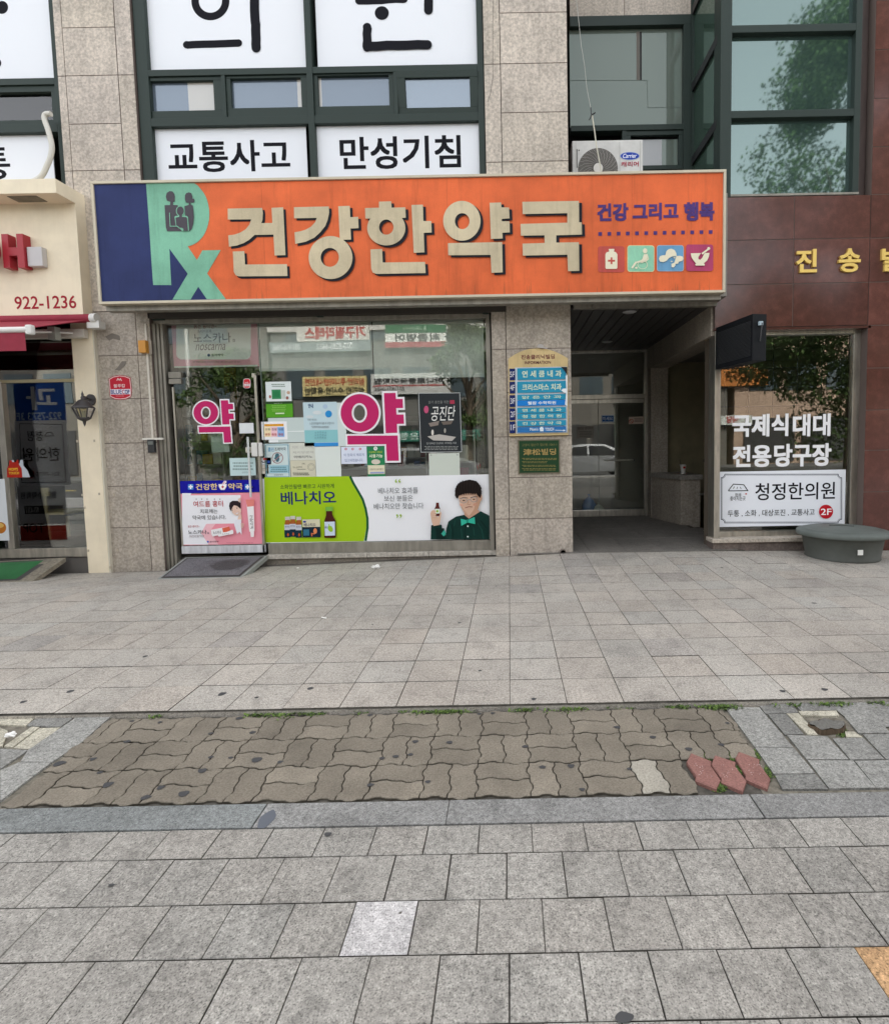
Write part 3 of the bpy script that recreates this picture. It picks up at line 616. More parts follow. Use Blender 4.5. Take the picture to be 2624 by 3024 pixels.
b=MB(); sx0,sx1,sz0,sz1=RB(1900,412,2004,488,YR); b.box(sx0-.9,sx1,YR-.005,YR,sz0-.05,sz1,GLASS_REC); b.build('pane',rw)
b=MB(); frame(b,xm+.03,x1r,sz0-.08,z0r-.072,.055,YR-.06,YR-.01); b.build('sash',rw)
b=MB(); b.box(P(1895,450,YR)[0]-.3,P(1953,450,YR)[0],YR-.006,YR-.0055,sz0-.02,sz1-.0,mat((.50,.51,.52),.6)); b.build('blind',rw)
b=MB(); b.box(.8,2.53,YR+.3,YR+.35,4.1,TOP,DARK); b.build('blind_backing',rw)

# ---------------------------------------------------------------- red granite building with glazed bay
RG=empty('red_granite_building',(3.6,6.4,0),'polished red granite building with a green framed glazed bay at the right','building')
rx0=P(2108,1150,Yf)[0]; jx1=P(2345,620,Yf)[0]; jx2=P(2566,780,Yf)[0]
zr=[zat(2450,v) for v in(576,704,835,962)]
b=MB(); panels(b,[rx0,jx1,jx2],zr[::-1],Yf,Yf+.35,RED,.010,.08)
zr2=[zat(2600,v) for v in(573,702,832,960,1086,1210,1329,1452,1580)]; zr2=[-.2]+zr2[::-1]; up=zr2[-1]; 
panels(b,[jx2,5.6,6.9,8.2],zr2+[up+.53*k for k in range(1,6)],Yf,Yf+.35,RED,.010,.08)
b.build('stone_cladding',RG)
# bay
bx0=P(2126,330,Yf)[0]; g0=P(2159,330,Yf)[0]; g1=P(2523,330,Yf)[0]; bx1=P(2541,330,Yf)[0]; rev=P(2574,330,Yf)[0]
zm=[zat(2340,v,Yf) for v in(573,332,79)]; zm2=zm[2]+(zm[2]-zm[1]); YB=Yf+.05
bay=empty('glazed_bay',(3.3,YB,4.3),None,None); bay.parent=RG; bay.matrix_parent_inverse=Matrix.Translation(-Vector(RG.location))
b=MB(); b.box(bx0,g0,Yf+.0,Yf+.12,zm[0]-.02,TOP,GREEN,1.0,.005); b.box(g1,bx1,Yf+.01,Yf+.12,zm[0],TOP,GREEN,1.0,.005); b.box(bx1,rev,Yf+.10,Yf+.3,zm[0],TOP,mat((.055,.035,.03),.4,0,.5,'metal'))
b.box(g0,bx1,Yf+.0,Yf+.14,zm[0]-.012,zm[0]+.012,GREYMET)
for z in(zm[1],zm[2],zm2): b.box(g0,g1,Yf+.012,Yf+.12,z-.04,z+.04,GREEN,1.0,.004)
# side face of the bay
for z in(zm[1]-.03,zm[2]-.03,zm2): b.box(bx0+.0,bx0+.06,Yf+.12,YR-.06,z-.05,z+.05,BLACK)
b.box(bx0-.005,bx0+.07,YR-.10,YR+.05,4.12,TOP,GREEN); b.box(bx0+.002,bx0+.05,Yf+.12,Yf+.2,4.1,TOP,GREEN)
b.build('window_frame',bay)
b=MB()
for z0_,z1_ in((zm[0]+.012,zm[1]-.04),(zm[1]+.04,zm[2]-.04),(zm[2]+.04,zm2-.04)): b.box(g0,g1,YB+.03,YB+.04,z0_,z1_,GLASS_BAY)
b.build('pane',bay)
b=MB(); b.box(bx0+.03,bx0+.035,Yf+.12,YR,4.12,TOP,GLASS_SIDE); b.build('pane',bay)
b=MB(); b.box(bx0+.08,rev,Yf+.3,Yf+.34,zm[0],TOP,DARK); b.box(bx0+.05,rev,Yf+.16,YR,zm[0]-.1,zm[0]-.02,DARK); b.build('inner_wall',bay)
# ground-floor window of the red building
BW=empty('billiard_window',(3.3,6.45,0),None,None); BW.parent=RG; BW.matrix_parent_inverse=Matrix.Translation(-Vector(RG.location))
YG=6.45; wl=P(2127,1280,Yf)[0]; wr=P(2510,1250,YG)[0]; wr2=P(2531,1250,YG)[0]; ztop=zat(2330,978,YG-.04); ztop2=zat(2330,988,YG-.04)
zb0=zat(2330,1587,6.28); zb1=zat(2280,1568,YG-.05); zb2=zat(2280,1555,YG-.05)
b=MB(); b.box(rx0+.01,wl,Yf+.01,YG+.05,zb0,ztop,STEEL,1.0,.004); b.box(wl,wr,YG-.05,YG+.04,ztop2,ztop,STEEL,1.0,.003); b.box(wr,wr2,YG-.03,YG+.04,zb1,ztop,STEEL,1.0,.003); b.box(wl,wr2,YG-.05,YG+.04,zb0,zb1,STEEL,1.0,.003)
b.build('window_frame',BW)
b=MB(); b.box(wl,wr,YG,YG+.01,zb1,ztop2,GLASS); b.build('pane',BW)
b=MB(); b.box(wr2,4.28,YG-.02,YG+.1,-.1,ztop,RED,.8); b.box(rx0,4.28,Yf,YG+.05,ztop,zr[3]-.003,RED,.7); b.build('window_reveal',BW)
b=MB(); b.box(rx0-.03,4.30,6.24,YG,zb0-.045,zb0,STONE,1.1,.004); b.build('window_sill',BW)
b=MB(); panels(b,[rx0,3.0,3.7,4.26],[-.15,zb0-.047],Yf,Yf+.2,mat((.21,.17,.15),.5,0,.4,'stone')); b.build('window_base',BW)
b=MB(); b.prism([(2.50,6.66),(2.56,6.62),(3.60,9.25),(3.54,9.29)],-1.5,2.72,mat((.055,.048,.035),.8)); b.box(rx0+.02,rx0+.10,Yf+.2,6.66,0,2.72,mat((.10,.08,.06),.6)); b.box(rx0+.1,8,9.6,9.7,0,3.4,mat((.12,.12,.10),.9)); b.box(rx0+.1,8,6.6,9.7,3.0,3.1,DARK); b.box(3.6,8,6.5,9.6,-.05,.02,mat((.10,.09,.07),.6)); b.build('inner_room',BW)
# window grille seen inside
b=MB()
for x in np.arange(wl+.35,wr,.32): b.tube([(x,YG+.6,1.5),(x,YG+.6,2.6)],.006,BLACK,6)
for z in(1.55,1.8,2.05,2.3,2.55): b.tube([(wl+.1,YG+.6,z),(wr,YG+.6,z)],.006,BLACK,6)
b.build('inner_grille',BW)
# gold letters
for ch,bx,l in(('진',(2350,735,2412,804),'gold metal letter 진, first on the red granite'),('송',(2476,733,2541,803),'gold metal letter 송, in the middle on the red granite'),('빌',(2603,731,2664,800),'gold metal letter 빌, cut off by the right edge')):
    b=MB(); a,c,z0_,z1_=RB(*bx,Yf-.03); text_into(b,ch,a,c,z0_,z1_,Yf-.001,mat((.86,.60,.16),.38,.25),.028,depth=.03); b.build('wall_letter',label=l,cat='letter',group='gold letters on red granite')
# window lettering
f=Flat(YG-.001,.0005,tr=Z(2060,880,.3972),rough=.5)
for s_,x0_,x1_,y0_,y1_ in(('국제식',255,672,862,1030),('대대',705,985,860,1028)): f.text(s_,x0_,y0_,x1_,y1_,'f4f4f4',.030)
for s_,x0_,x1_,y0_,y1_ in(('전용',258,545,1092,1258),('당구장',565,990,1082,1252)): f.text(s_,x0_,y0_,x1_,y1_,'f4f4f4',.030)
f.build('window_lettering',label='bold white letters 국제식대대 전용당구장 stuck on the right window glass',cat='lettering')
f=Flat(YG-.004,.0006,tr=Z(2060,880,.3972)); f.rect(148,1284,1094,1694,'edf0f6',.003)
K=mat((.012,.012,.016),.7,0,.1)
def notch(x0,y0,x1,y1,r): return [(x0+r,y0),(x1-r,y0),(x1-r,y0+r*.4),(x1-r*.4,y0+r),(x1,y0+r),(x1,y1-r),(x1-r*.4,y1-r),(x1-r,y1-r*.4),(x1-r,y1),(x0+r,y1),(x0+r,y1-r*.4),(x0+r*.4,y1-r),(x0,y1-r),(x0,y0+r),(x0+r*.4,y0+r),(x0+r,y0+r*.4),(x0+r,y0)]
f.line(notch(172,1310,1068,1672,26),5,'3c4250'); f.line(notch(180,1318,1060,1664,22),2,'3c4250')
f.text('청정한의원',425,1372,1018,1500,K,.01); f.line([(225,1432),(262,1384),(340,1388),(370,1432),(225,1434)],6,K); f.line([(262,1418),(270,1402)],4,K); f.line([(288,1418),(293,1404)],4,K); f.line([(312,1404),(320,1418)],4,K)
f.text('함께',275,1450,318,1478,K); f.text('좋아지는곳',238,1474,352,1506,K); f.ell(356,1456,7,5,'c03030')
f.text('두통 , 소화 , 대상포진 , 교통사고',220,1572,865,1622,K,.0); f.ell(949,1588,52,52,'c3202c'); f.text('2F',910,1565,990,1612,'ffffff',.01)
f.build('clinic_poster',label='white clinic poster 청정한의원 with notched border below the right window letters',cat='poster')

# ---------------------------------------------------------------- entrance recess
EN=empty('entrance_porch',(1.6,7.8,0),'dark recessed entrance porch between the stone pier and the red building','porch')
zc=2.95; YD=9.3
b=MB(); n=26; xs=np.linspace(-.2,3.4,n+1)
for i in range(n): b.box(xs[i]+.006,xs[i+1]-.006,6.36,YD,zc,zc+.02,mat((.045,.042,.04),.5),1.0)
b.box(-.2,3.4,6.36,YD,zc+.022,zc+.04,DARK); b.build('slatted_ceiling',EN)
b=MB(); b.box(.79,rx0+.02,6.28,6.36,2.93,3.02,GREYMET); b.build('ceiling_trim',EN)
for px,py,l in((1858,921,None),(1792,1009,None)):
    d=ray(px,py); t=(zc-CAMH)/d[2]; x,y=d[0]*t,d[1]*t; b=MB(); b.lathe(x,y,[(.0,zc-.012),(.055,zc-.012),(.07,zc-.004),(.085,zc-.001)],mat((.42,.42,.42),.4),24); b.build('downlight',EN)
b=MB(); FL=mat((.20,.185,.165),.7,0,.3,'tile2')
tiles(b,[(6.24+.44*i,6.24+.44*(i+1)) for i in range(7)],.5,2.7,.44,[.52],FL,.045,gap=.004,warm=.3)
b.box(.3,2.8,6.24,9.4,-.2,.036,GROUT); b.box(-.3,.3,6.6,9.4,-.2,.045,FL); b.build('porch_floor',EN)
b=MB(); b.box(2.42,2.74,6.36,YD,2.60,2.949,STONE,.85); b.box(2.74,5.4,6.7,YD,2.72,2.80,mat((.2,.19,.17),.8)); b.build('beam',EN)
b=MB(); px0,px1=2.43,2.72; b.box(px0,px1,YD-.25,YD+.1,1.05,2.60,STONE,.8); b.box(px0,px1,YD-.25,YD+.1,0,1.05,STONE,.8); b.build('door_pier',EN)
OL=mat((.24,.21,.13),.8,0,.3,'dust'); b=MB(); b.box(2.72,5.5,YD,YD+.1,-1.5,2.72,OL); b.build('olive_wall',EN)
b=MB(); b.box(5.4,5.5,6.7,YD,-1.5,2.8,OL); b.box(2.97,5.4,6.9,9.3,-1.6,-1.5,DARK); b.box(2.9,2.97,6.9,8.2,-1.5,.0,DARK); b.build('stairwell',EN)
b=MB(); b.box(-.4,-.3,6.6,YD+.1,0,2.95,mat((.25,.23,.2),.8,0,.3,'stone')); b.build('side_wall',EN)
LWz=P(2040,1402,8.2)[1]
b=MB(); b.prism([(2.44,YD-.26),(2.665,8.2),(2.97,8.2),(2.97,YD-.26)],0,LWz-.075,STONE,.86); lw=b.build('low_wall',EN)
b=MB(); b.prism([(2.41,YD-.26),(2.64,8.165),(2.995,8.165),(2.995,YD-.26)],LWz-.073,LWz,mat((.30,.28,.25),.5,0,.4,'stone')); b.build('coping',EN)
# doors
DR=empty('glass_double_door',(1.5,YD,.045),'stainless framed glass double door at the back of the entrance','door')
xs0,xs1=.35,P(1902,1300,YD)[0]; xsp=P(1767,1350,YD)[0]; zh0,zh1=zat(1800,1178,YD),zat(1800,1167,YD)
b=MB(); b.box(xs1,xs1+.05,YD-.05,YD+.05,.045,2.949,STEEL,1.0,.003); b.box(xs0,xs1,YD-.05,YD+.05,zh0,zh1+.01,STEEL,1.0,.003); b.box(xs0,xs1,YD-.045,YD+.05,zat(1800,1042,YD),2.949,STEEL,1.0,.003); b.build('door_frame',DR)
b=MB(); b.box(xs0,xs1,YD,YD+.01,zh1,zat(1800,1042,YD),GLASS); b.build('transom_pane',DR)
zd0,zd1=zat(1800,1524,YD),zat(1800,1505,YD); ztp=zat(1800,1193,YD)
for i,(a,c) in enumerate(((xs0,xsp-.004),(xsp+.004,xs1-.004))):
    b=MB(); b.box(a,c,YD-.03,YD+.02,zh0-.075,zh0-.006,STEEL,1.0,.003); b.box(a,c,YD-.03,YD+.02,zd0,zd1,STEEL,1.0,.003); lf=b.build('door_leaf',DR)
    b=MB(); b.box(a,c,YD,YD+.01,zd1,zh0-.075,GLASS); b.build('pane',lf)
q=Z(1700,1180,.2455)
f=Flat(YD-.005,.0006,tr=q); f.rect(10,320,212,465,'8f8a80',.001); f.text('일단은 정지하자',22,330,205,360,'5a4340',.01); f.blur(40,375,190,450,'6a655e',4); f.build('door_notice',label='beige notice taped to the left entrance door leaf',cat='notice')
f=Flat(YD-.005,.0006,tr=q); f.rect(308,185,458,272,'b9c4d6',.001); f.rect(316,195,450,262,'2c5c9a'); f.text('미세요',325,205,440,250,'dfe8f4',.01); f.build('door_sign',label='small blue and white sign high on the entrance door',cat='sign')
f=Flat(YD-.005,.0006,tr=q); f.rect(636,205,812,292,'c0aea0',.001); f.ring(664,260,26,26,20,20,'b03028'); f.line([(648,245),(680,275)],5,'b03028'); f.blur(700,222,800,270,'7a6660',3); f.build('no_smoking_notice',label='pale no smoking notice on the right entrance door leaf',cat='notice')
b=MB(); a=P(1788,1360,YD-.07); c=P(1870,1358,YD-.07); b.tube([(a[0],YD-.07,a[1]),(c[0],YD-.07,c[1])],.012,STEEL,8); b.tube([(c[0],YD-.07,c[1]),(c[0],YD-.02,c[1])],.02,BLACK,8); b.build('push_bar',DR)
b=MB(); b.box(-.3,5.5,12.3,12.4,-.1,3.2,mat((.09,.085,.075),.8)); b.box(-.3,5.5,9.42,12.4,-.05,.03,mat((.16,.15,.13),.5)); b.box(-.3,-.25,9.4,12.4,0,3.2,mat((.1,.095,.08),.8)); b.box(3.2,3.25,9.42,12.4,0,3.2,mat((.10,.10,.09),.8)); b.box(-.3,5.5,9.42,12.4,3.2,3.25,DARK); b.build('lobby',EN)
b=MB()
for x in(1.35,1.62,2.05): b.box(x,x+.05,10.6,10.65,.03,3.0,mat((.35,.35,.33),.4,.6)); 
b.build('lobby_mullion',EN)
# blue bag behind the door
BG=empty('plastic_bag',(1.55,9.9,.03),'tied blue and clear plastic bag standing behind the entrance door','bag')
def sack(name,cx,cy,z0,r,h,m,par):
    b=MB(); prof=[(0,.0),(.8,.01),(1.05,.18),(1.0,.42),(.7,.66),(.28,.82),(.10,.88),(.22,1.0)]; n=26; V=[];F=[]
    for i,(rr,zz_) in enumerate(prof):
        for k in range(n):
            a=2*math.pi*k/n; w_=1+.10*math.sin(3*a+i)+.07*math.sin(7*a+i*1.7); V.append((cx+r*rr*w_*math.cos(a),cy+r*rr*w_*.8*math.sin(a),z0+h*zz_))
    for i in range(len(prof)-1):
        for k in range(n): F.append((i*n+k,i*n+(k+1)%n,(i+1)*n+(k+1)%n,(i+1)*n+k))
    b.mesh(V,F,m,sm=True); b.build(name,par)
bx_,_=P(1738,1450,9.9); sack('bag_body',bx_,9.9,.03,.13,.36,mat((.05,.16,.40),.3),BG); sack('clear_bag_body',bx_+.17,9.85,.03,.10,.20,mat((.55,.58,.5),.25),BG)
# cup
x,z=P(2016,1397,8.45); z=LWz
CP=empty('paper_cup',(x,8.45,z),'white paper cup with straw left on the low stone wall','cup')
b=MB(); b.lathe(x,8.45,[(0,z+.001),(.034,z+.001),(.036,z+.004),(.046,z+.135),(.049,z+.137),(.049,z+.143),(.044,z+.143),(.041,z+.12)],mat((.75,.74,.70),.5),24); b.build('cup_body',CP)
b=MB(); b.lathe(x-.012,8.44,[(0,z+.15),(.045,z+.15),(.052,z+.143)],mat((.7,.7,.68),.3),24); b.build('lid',CP)
b=MB(); b.tube([(x-.02,8.45,z+.10),(x-.055,8.45,z+.235)],.004,BLACK,6); b.build('straw',CP)
f=Flat(8.45-.046,.0006,tr=q); f.rect(1287,805,1316,828,'a83430'); f.build('logo',CP)
# hand-rail post
x,y=2.86,7.62; HP=empty('rail_post',(x,y,.04),'stainless steel post with ball top beside the stairwell','post')
b=MB(); b.tube([(x,y,.0),(x,y,1.02)],.019,STEEL,14); b.lathe(x,y,[(.05,.04),(.05,.05),(.02,.055)],STEEL,16); b.build('shaft',HP)
b=MB(); b.lathe(x,y,[(.055*math.cos(t),1.07+.055*math.sin(t)) for t in np.linspace(-1.57,1.57,12)],mat((.5,.47,.41),.12,1.0),20); b.build('ball',HP)
b=MB(); b.tube([(x-.11,y,.58),(x,y,.58)],.018,STEEL,10); b.build('bracket',HP)
b=MB(); b.box(2.72,3.3,6.7,7.9,-.1,.043,FL); b.build('side_floor',EN)

# ---------------------------------------------------------------- pharmacy shop front
YS=6.42
SF=empty('pharmacy_shopfront',(-2.2,YS,0),'glazed pharmacy shop front with grey metal frames under the orange sign','shop front')
fx0=xR; fx1=P(1452,1250,6.36)[0]; ztf=zat(1000,948,YS-.03); ztf2=zat(1000,934,YS-.05)
gl0=P(503,1250,YS)[0]; gl1=P(1440,1250,YS)[0]; dx=P(777,1250,YS)[0]     # door / window split
zsill=zat(1120,1600,YS-.02); zs2=zat(1120,1630,YS-.04)
b=MB()
b.box(fx0-.02,fx1+.2,6.30,6.44,ztf2,3.05,mat((.045,.038,.03),.6)); b.box(fx0,fx1,6.36,YS+.04,ztf,ztf2,GREYMET,1.0,.003)
b.box(gl1,fx1,6.36,YS+.04,zs2,ztf,GREYMET,1.0,.003)
for k,(a,c,yy) in enumerate(((fx0-.002,fx0+.03,6.335),(fx0+.035,fx0+.065,6.355),(fx0+.07,fx0+.10,6.37))): b.box(a,c,yy,YS+.04,-.1,ztf,GREYMET,1.0,.003)
b.box(dx+.0,fx1,6.385,YS+.03,zs2,zsill,GREYMET,1.0,.003)
b.build('metal_frame',SF)
b=MB(); x0s=dx; 
for a,c in((x0s,-1.75),(-1.745,-1.0),(-.995,fx1+.02)): b.box(a,c,6.33,YS+.1,zs2-.055,zs2-.002,mat((.50,.46,.40),.6,0,.3,'stone'),1.0,.004)
b.build('stone_sill',SF)
b=MB(); panels(b,[x0s-.02,-1.75,-1.0,fx1],[-.15,zs2-.058],6.37,6.6,mat((.30,.265,.22),.6,0,.3,'stone')); b.box(fx0,x0s-.02,6.40,6.6,-.15,.02,mat((.25,.23,.2),.7,0,.3,'stone')); b.build('stone_base',SF)
b=MB(); b.box(gl0,gl1,YS+.002,YS+.012,zat(900,1100,YS),ztf,GLASS) if False else None
b.box(dx+.01,gl1,YS,YS+.01,zsill,ztf,GLASS); b.build('display_pane',SF)
zdt=zat(640,1112,YS); b=MB(); b.box(fx0+.10,dx,YS,YS+.01,zdt+.008,ztf,GLASS); b.box(dx,dx+.008,YS-.004,YS+.014,zsill,ztf,mat((.15,.2,.17),.2)); b.build('transom_pane',SF)
# swing door
PD=empty('glass_door',(-3.4,YS-.03,0),'glass swing door of the pharmacy with chrome edge strips','door'); yd=YS-.03
z0d=zat(660,1633,yd); z1d=zat(660,1611,yd); dl0,dl1=P(521,1350,yd)[0],P(770,1350,yd)[0]
b=MB(); b.box(dl0+.02,dl1-.012,yd,yd+.01,z1d,zdt-.004,GLASS); b.build('pane',PD)
b=MB(); b.box(dl0,dl0+.02,yd-.008,yd+.02,z0d,zdt-.12,STEEL,1.0,.002); b.build('edge_strip',PD)
b=MB(); b.box(dl1-.03,dl1-.002,yd-.012,yd+.022,z0d,zdt,STEEL,1.0,.002); b.build('edge_strip',PD)
b=MB(); a,c,z_a,z_b=RB(500,1099,537,1117,yd); b.box(a,c,yd-.02,yd+.03,z_a,z_b,GREYMET,1.0,.004); a,c,z_a,z_b=RB(501,1119,537,1134,yd); b.box(a,c,yd-.02,yd+.03,z_a,z_b,GREYMET,1.0,.004); b.build('hinge',PD)
b=MB(); a,c,z_a,z_b=RB(745,1103,754,1115,yd); b.box(a,c,yd-.015,yd+.03,z_a,z_b,STEEL,1.0,.002); b.build('top_patch',PD)
b=MB(); b.box(dl0,dl1,yd-.012,yd+.022,z0d,z1d,mat((.70,.71,.74),.35,.2,.5,'metal'),1.0,.003); b.build('kick_plate',PD)
b=MB(); xh=P(737,1400,yd-.05)[0]; zh=[zat(737,v,yd-.05) for v in(1290,1468)]
b.tube([(xh,yd-.05,zh[1]-.0),(xh,yd-.05,zh[0])],.013,mat((.75,.78,.78),.08,.3),12); 
for zq in(zat(737,1330,yd),zat(737,1438,yd)): b.tube([(xh,yd-.05,zq),(xh,yd,zq)],.01,STEEL,8)
b.build('handle',PD)
b=MB(); a,c,z_a,z_b=RB(727,1320,748,1337,yd); b.box(a,c,yd-.022,yd,z_a,z_b,mat((.70,.66,.56),.4),1.0,.012); b.build('lock_plate',PD)
for x0_,x1_,l in((744,762,'white door sensor box on the door edge'),(765,776,'slim white door sensor box on the fixed glass')):
    a,c,z_a,z_b=RB(x0_,1307,x1_,1348,yd-.02); b=MB(); b.box(a,c,yd-.045,yd-.012,z_a,z_b,WPLAST,1.0,.012); b.build('door_sensor',label=l,cat='sensor')
# interior
PI=empty('pharmacy_interior',(-2,8.4,0),'dim pharmacy room behind the shop glass','room')
b=MB(); WL=mat((.30,.29,.25),.8); b.box(-4.6,-.3,10.0,10.1,-.1,3.1,WL); b.box(-4.7,-4.6,6.85,10.1,-.1,3.1,WL); b.box(-.30,-.2,6.7,10.0,-.1,3.1,WL); b.build('wall',PI)
b=MB(); b.box(-4.6,-.3,6.6,10,-.15,.03,mat((.22,.2,.17),.4)); b.build('floor',PI); b=MB(); b.box(-4.7,-.2,6.5,10.1,3.05,3.15,mat((.3,.3,.28),.8)); b.build('ceiling',PI)
def shelf(x0,x1,y0,y1,h,label,seed,cols):
    r=np.random.RandomState(seed); e=empty('display_shelf',((x0+x1)/2,(y0+y1)/2,.03),label,'shelf')
    b=MB(); S_=mat((.42,.40,.36),.6); b.box(x0,x0+.02,y0,y1,.03,h,S_); b.box(x1-.02,x1,y0,y1,.03,h,S_); b.box(x0,x1,y1-.02,y1,.03,h,S_)
    lv=np.arange(.15,h,.33)
    for z in lv: b.box(x0+.02,x1-.02,y0,y1-.02,z,z+.02,S_)
    b.build('rack',e)
    for z in lv[:-1]:
        b=MB(); x=x0+.03
        while x<x1-.1:
            w_=r.uniform(.05,.14); hh=r.uniform(.10,.26); b.box(x,min(x+w_,x1-.03),y0+.02,y0+.02+r.uniform(.08,.2),z+.021,z+.02+hh,mat(cols[r.randint(len(cols))],.5),1.0); x+=w_+.01
        b.build('product_boxes',e)
PCOL=['c9a036','b8892a','d8d4c8','3f7a8f','e0ddd2','8f3a34','2f4f7f','cfc9b8','5f8f5a']
shelf(-4.55,-4.0,7.4,7.75,2.0,'shelf of yellow and white medicine boxes behind the glass door',1,['c9a036','d8b84a','d8d4c8','3f7a8f','e8e4d8'])
shelf(-3.2,-2.3,9.2,9.6,1.9,'shelf of mixed boxes at the back of the pharmacy, left one',2,PCOL)
shelf(-1.9,-.9,9.2,9.6,1.9,'shelf of mixed boxes at the back of the pharmacy, right one',3,PCOL)
shelf(-1.05,-.42,6.62,6.9,1.55,'narrow shelf of pale packets just inside the right end of the window',5,['d8e0dc','c8d0cc','8f2a4a','e4e4dc'])
def counter(x0,x1,y0,y1,h,label):
    e=empty('counter',((x0+x1)/2,(y0+y1)/2,.03),label,'counter'); b=MB(); b.box(x0,x1,y0,y1,.03,h-.04,mat((.42,.38,.30),.6)); b.build('counter_body',e)
    b=MB(); b.box(x0-.03,x1+.03,y0-.03,y1+.03,h-.038,h,mat((.60,.58,.54),.35),1.0,.006); b.build('counter_top',e)
    for k in range(7): b=MB(); x=x0+.08+(x1-x0-.2)*k/7; b.box(x,x+.09,y0+.1,y0+.2,h+.001,h+.08+.05*(k%3),mat(PCOL[k%len(PCOL)],.5)); b.build('display_box',e)
counter(-3.1,-1.1,8.1,8.6,1.05,'pale counter with small boxes standing inside the pharmacy')
f=Flat(8.2,.001); a=P(650,1100,8.2); f.rect(664,1085,700,1250,'b8861e',.002); f.ell(684,1140,8,30,'4a2a14'); f.ell(684,1140,5,24,'6a6a68'); f.build('hanging_banner',label='tall orange banner hanging inside behind the glass door',cat='banner')
# roller banners inside the glass
YI=6.50
f=Flat(YI,.0006,tr=Z(460,900,.2902)); f.rect(170,150,1038,632,'e6a4b8',.002); f.rrect(208,120,968,556,60,'f2f6f4')
f.text('붉은 흉터엔~',385,190,620,240,'9f2f36',.004); f.text('흉터치료제',425,252,565,285,'5f5a58'); f.text('노스카나',385,285,765,385,'1c1c1e',.006); f.text('겔',778,345,808,378,'3a3a3a'); f.text('noscarna',405,400,710,462,'6f6a6c',0,.35); f.ell(540,512,15,15,'33557f'); f.text('동아제약',568,498,690,525,'2f3a48',.01); f.blur(380,575,860,588,'8a6470',1)
f.rect(190,618,1040,634,'dfe4e0'); f.build('pink_banner',label='pink and white 노스카나 banner high behind the door glass',cat='banner')
b=MB(); BLM=mat((.78,.83,.80),.8,0,.2,'dust')
for nm,bx,l in(('roller_blind',(763,940,1098,1093),'pale roller blind behind the glass, left of the window'),('roller_blind',(1102,940,1428,1115),'pale roller blind behind the glass, right of the window, hanging lower')):
    a,c,z_a,z_b=RB(*bx,YI+.02); e=MB(); e.box(a,c,YI+.02,YI+.024,z_a,z_b,BLM); e=e.build(nm,label=l,cat='blind',group='roller blinds')
    r=MB(); r.box(a,c,YI+.010,YI+.032,z_a-.005,z_a+.035,mat((.62,.68,.66),.5),1.0,.003); r.build('bottom_bar',e)
    r=MB(); r.tube([(a,YI+.03,z_b+.01),(c,YI+.03,z_b+.01)],.02,mat((.5,.52,.5),.6),10); r.build('roller',e)

# ---- big pink 약 letters
def yak(tr,Yp,out_ring,in_hole,ya,kk,label,wr):
    f=Flat(Yp,.0007,tr=tr); Wh='f2eef2'; Pk='c32a68'
    cx,cy,rx,ry=out_ring; hx,hy,ix,iy=in_hole
    def grow(p,cxy,k):
        return p
    f.ring(cx,cy,rx,ry,ix-wr*.0,iy,Wh,60,hc=(hx,hy)); f.poly(ya[0],Wh); f.poly(kk[0],Wh)
    f.ring(cx,cy,rx-wr,ry-wr,ix+wr,iy+wr,Pk,60,hc=(hx,hy)); f.poly(ya[1],Pk); f.poly(kk[1],Pk)
    f.build('window_letter',label=label,cat='lettering')
yak(Z(480,1080,.1937),yd-.002,(660,713,207,197),(660,715,54,74),
 ([(868,507),(1018,505),(1022,563),(1090,562),(1100,682),(1025,684),(1028,708),(1102,706),(1108,832),(1036,833),(1042,908),(898,912)],[(888,528),(1000,526),(1006,580),(1074,580),(1080,664),(1006,664),(1010,728),(1084,728),(1088,814),(1018,815),(1024,893),(914,896)]),
 ([(532,910),(1050,905),(1072,1186),(925,1190),(912,1030),(542,1035)],[(552,932),(1032,926),(1052,1168),(940,1172),(928,1012),(556,1018)]),'smaller bright pink letter 약 edged in white on the glass door',20)
yak(Z(960,900,.2902),YS-.003,(352,1100,214,212),(348,1100,58,80),
 ([(575,878),(733,876),(737,938),(806,937),(812,1068),(742,1070),(744,1097),(815,1095),(821,1228),(748,1230),(752,1322),(598,1325)],[(597,898),(716,896),(720,958),(788,957),(792,1050),(722,1051),(726,1117),(798,1116),(802,1210),(730,1212),(734,1302),(616,1306)]),
 ([(206,1315),(757,1312),(770,1605),(610,1608),(603,1435),(212,1440)],[(225,1332),(737,1330),(750,1586),(628,1588),(620,1418),(228,1422)]),'larger bright pink letter 약 edged in white on the shop window',20)
# ---- adverts on door and window
q2=Z(460,1360,.2232)
f=Flat(yd-.002,.0006,tr=q2); f.rect(322,262,1375,425,'17179a',.0015); f.text('건강한',530,305,815,388,'f3d890',.016); f.text('약국',958,300,1148,385,'f3d890',.016)
for x in(463,1215):
    f.rrect(x-36,312,x+36,384,8,'4f8fd8'); f.poly([(x-9,320),(x+9,320),(x+9,338),(x+27,338),(x+27,356),(x+9,356),(x+9,376),(x-9,376),(x-9,356),(x-27,356),(x-27,338),(x-9,338)],'ffffff')
f.poly([(830,312),(880,308),(905,268),(935,266),(940,285),(918,308),(942,308),(938,345),(912,388),(862,388),(838,350)],'f0e6ee'); f.poly([(842,322),(932,318),(928,345),(905,378),(868,378),(848,350)],'ffffff')
f.poly([(882,330),(894,330),(894,342),(906,342),(906,354),(894,354),(894,366),(882,366),(882,354),(870,354),(870,342),(882,342)],'c02a3a'); f.line([(888,312),(918,278)],9,'e8a8b8')
f.build('shop_name_strip',label='deep blue strip reading 건강한약국 across the glass door',cat='sign')
f=Flat(yd-.002,.0006,tr=q2); PK='f09aa8'; SK='e9c9b8'
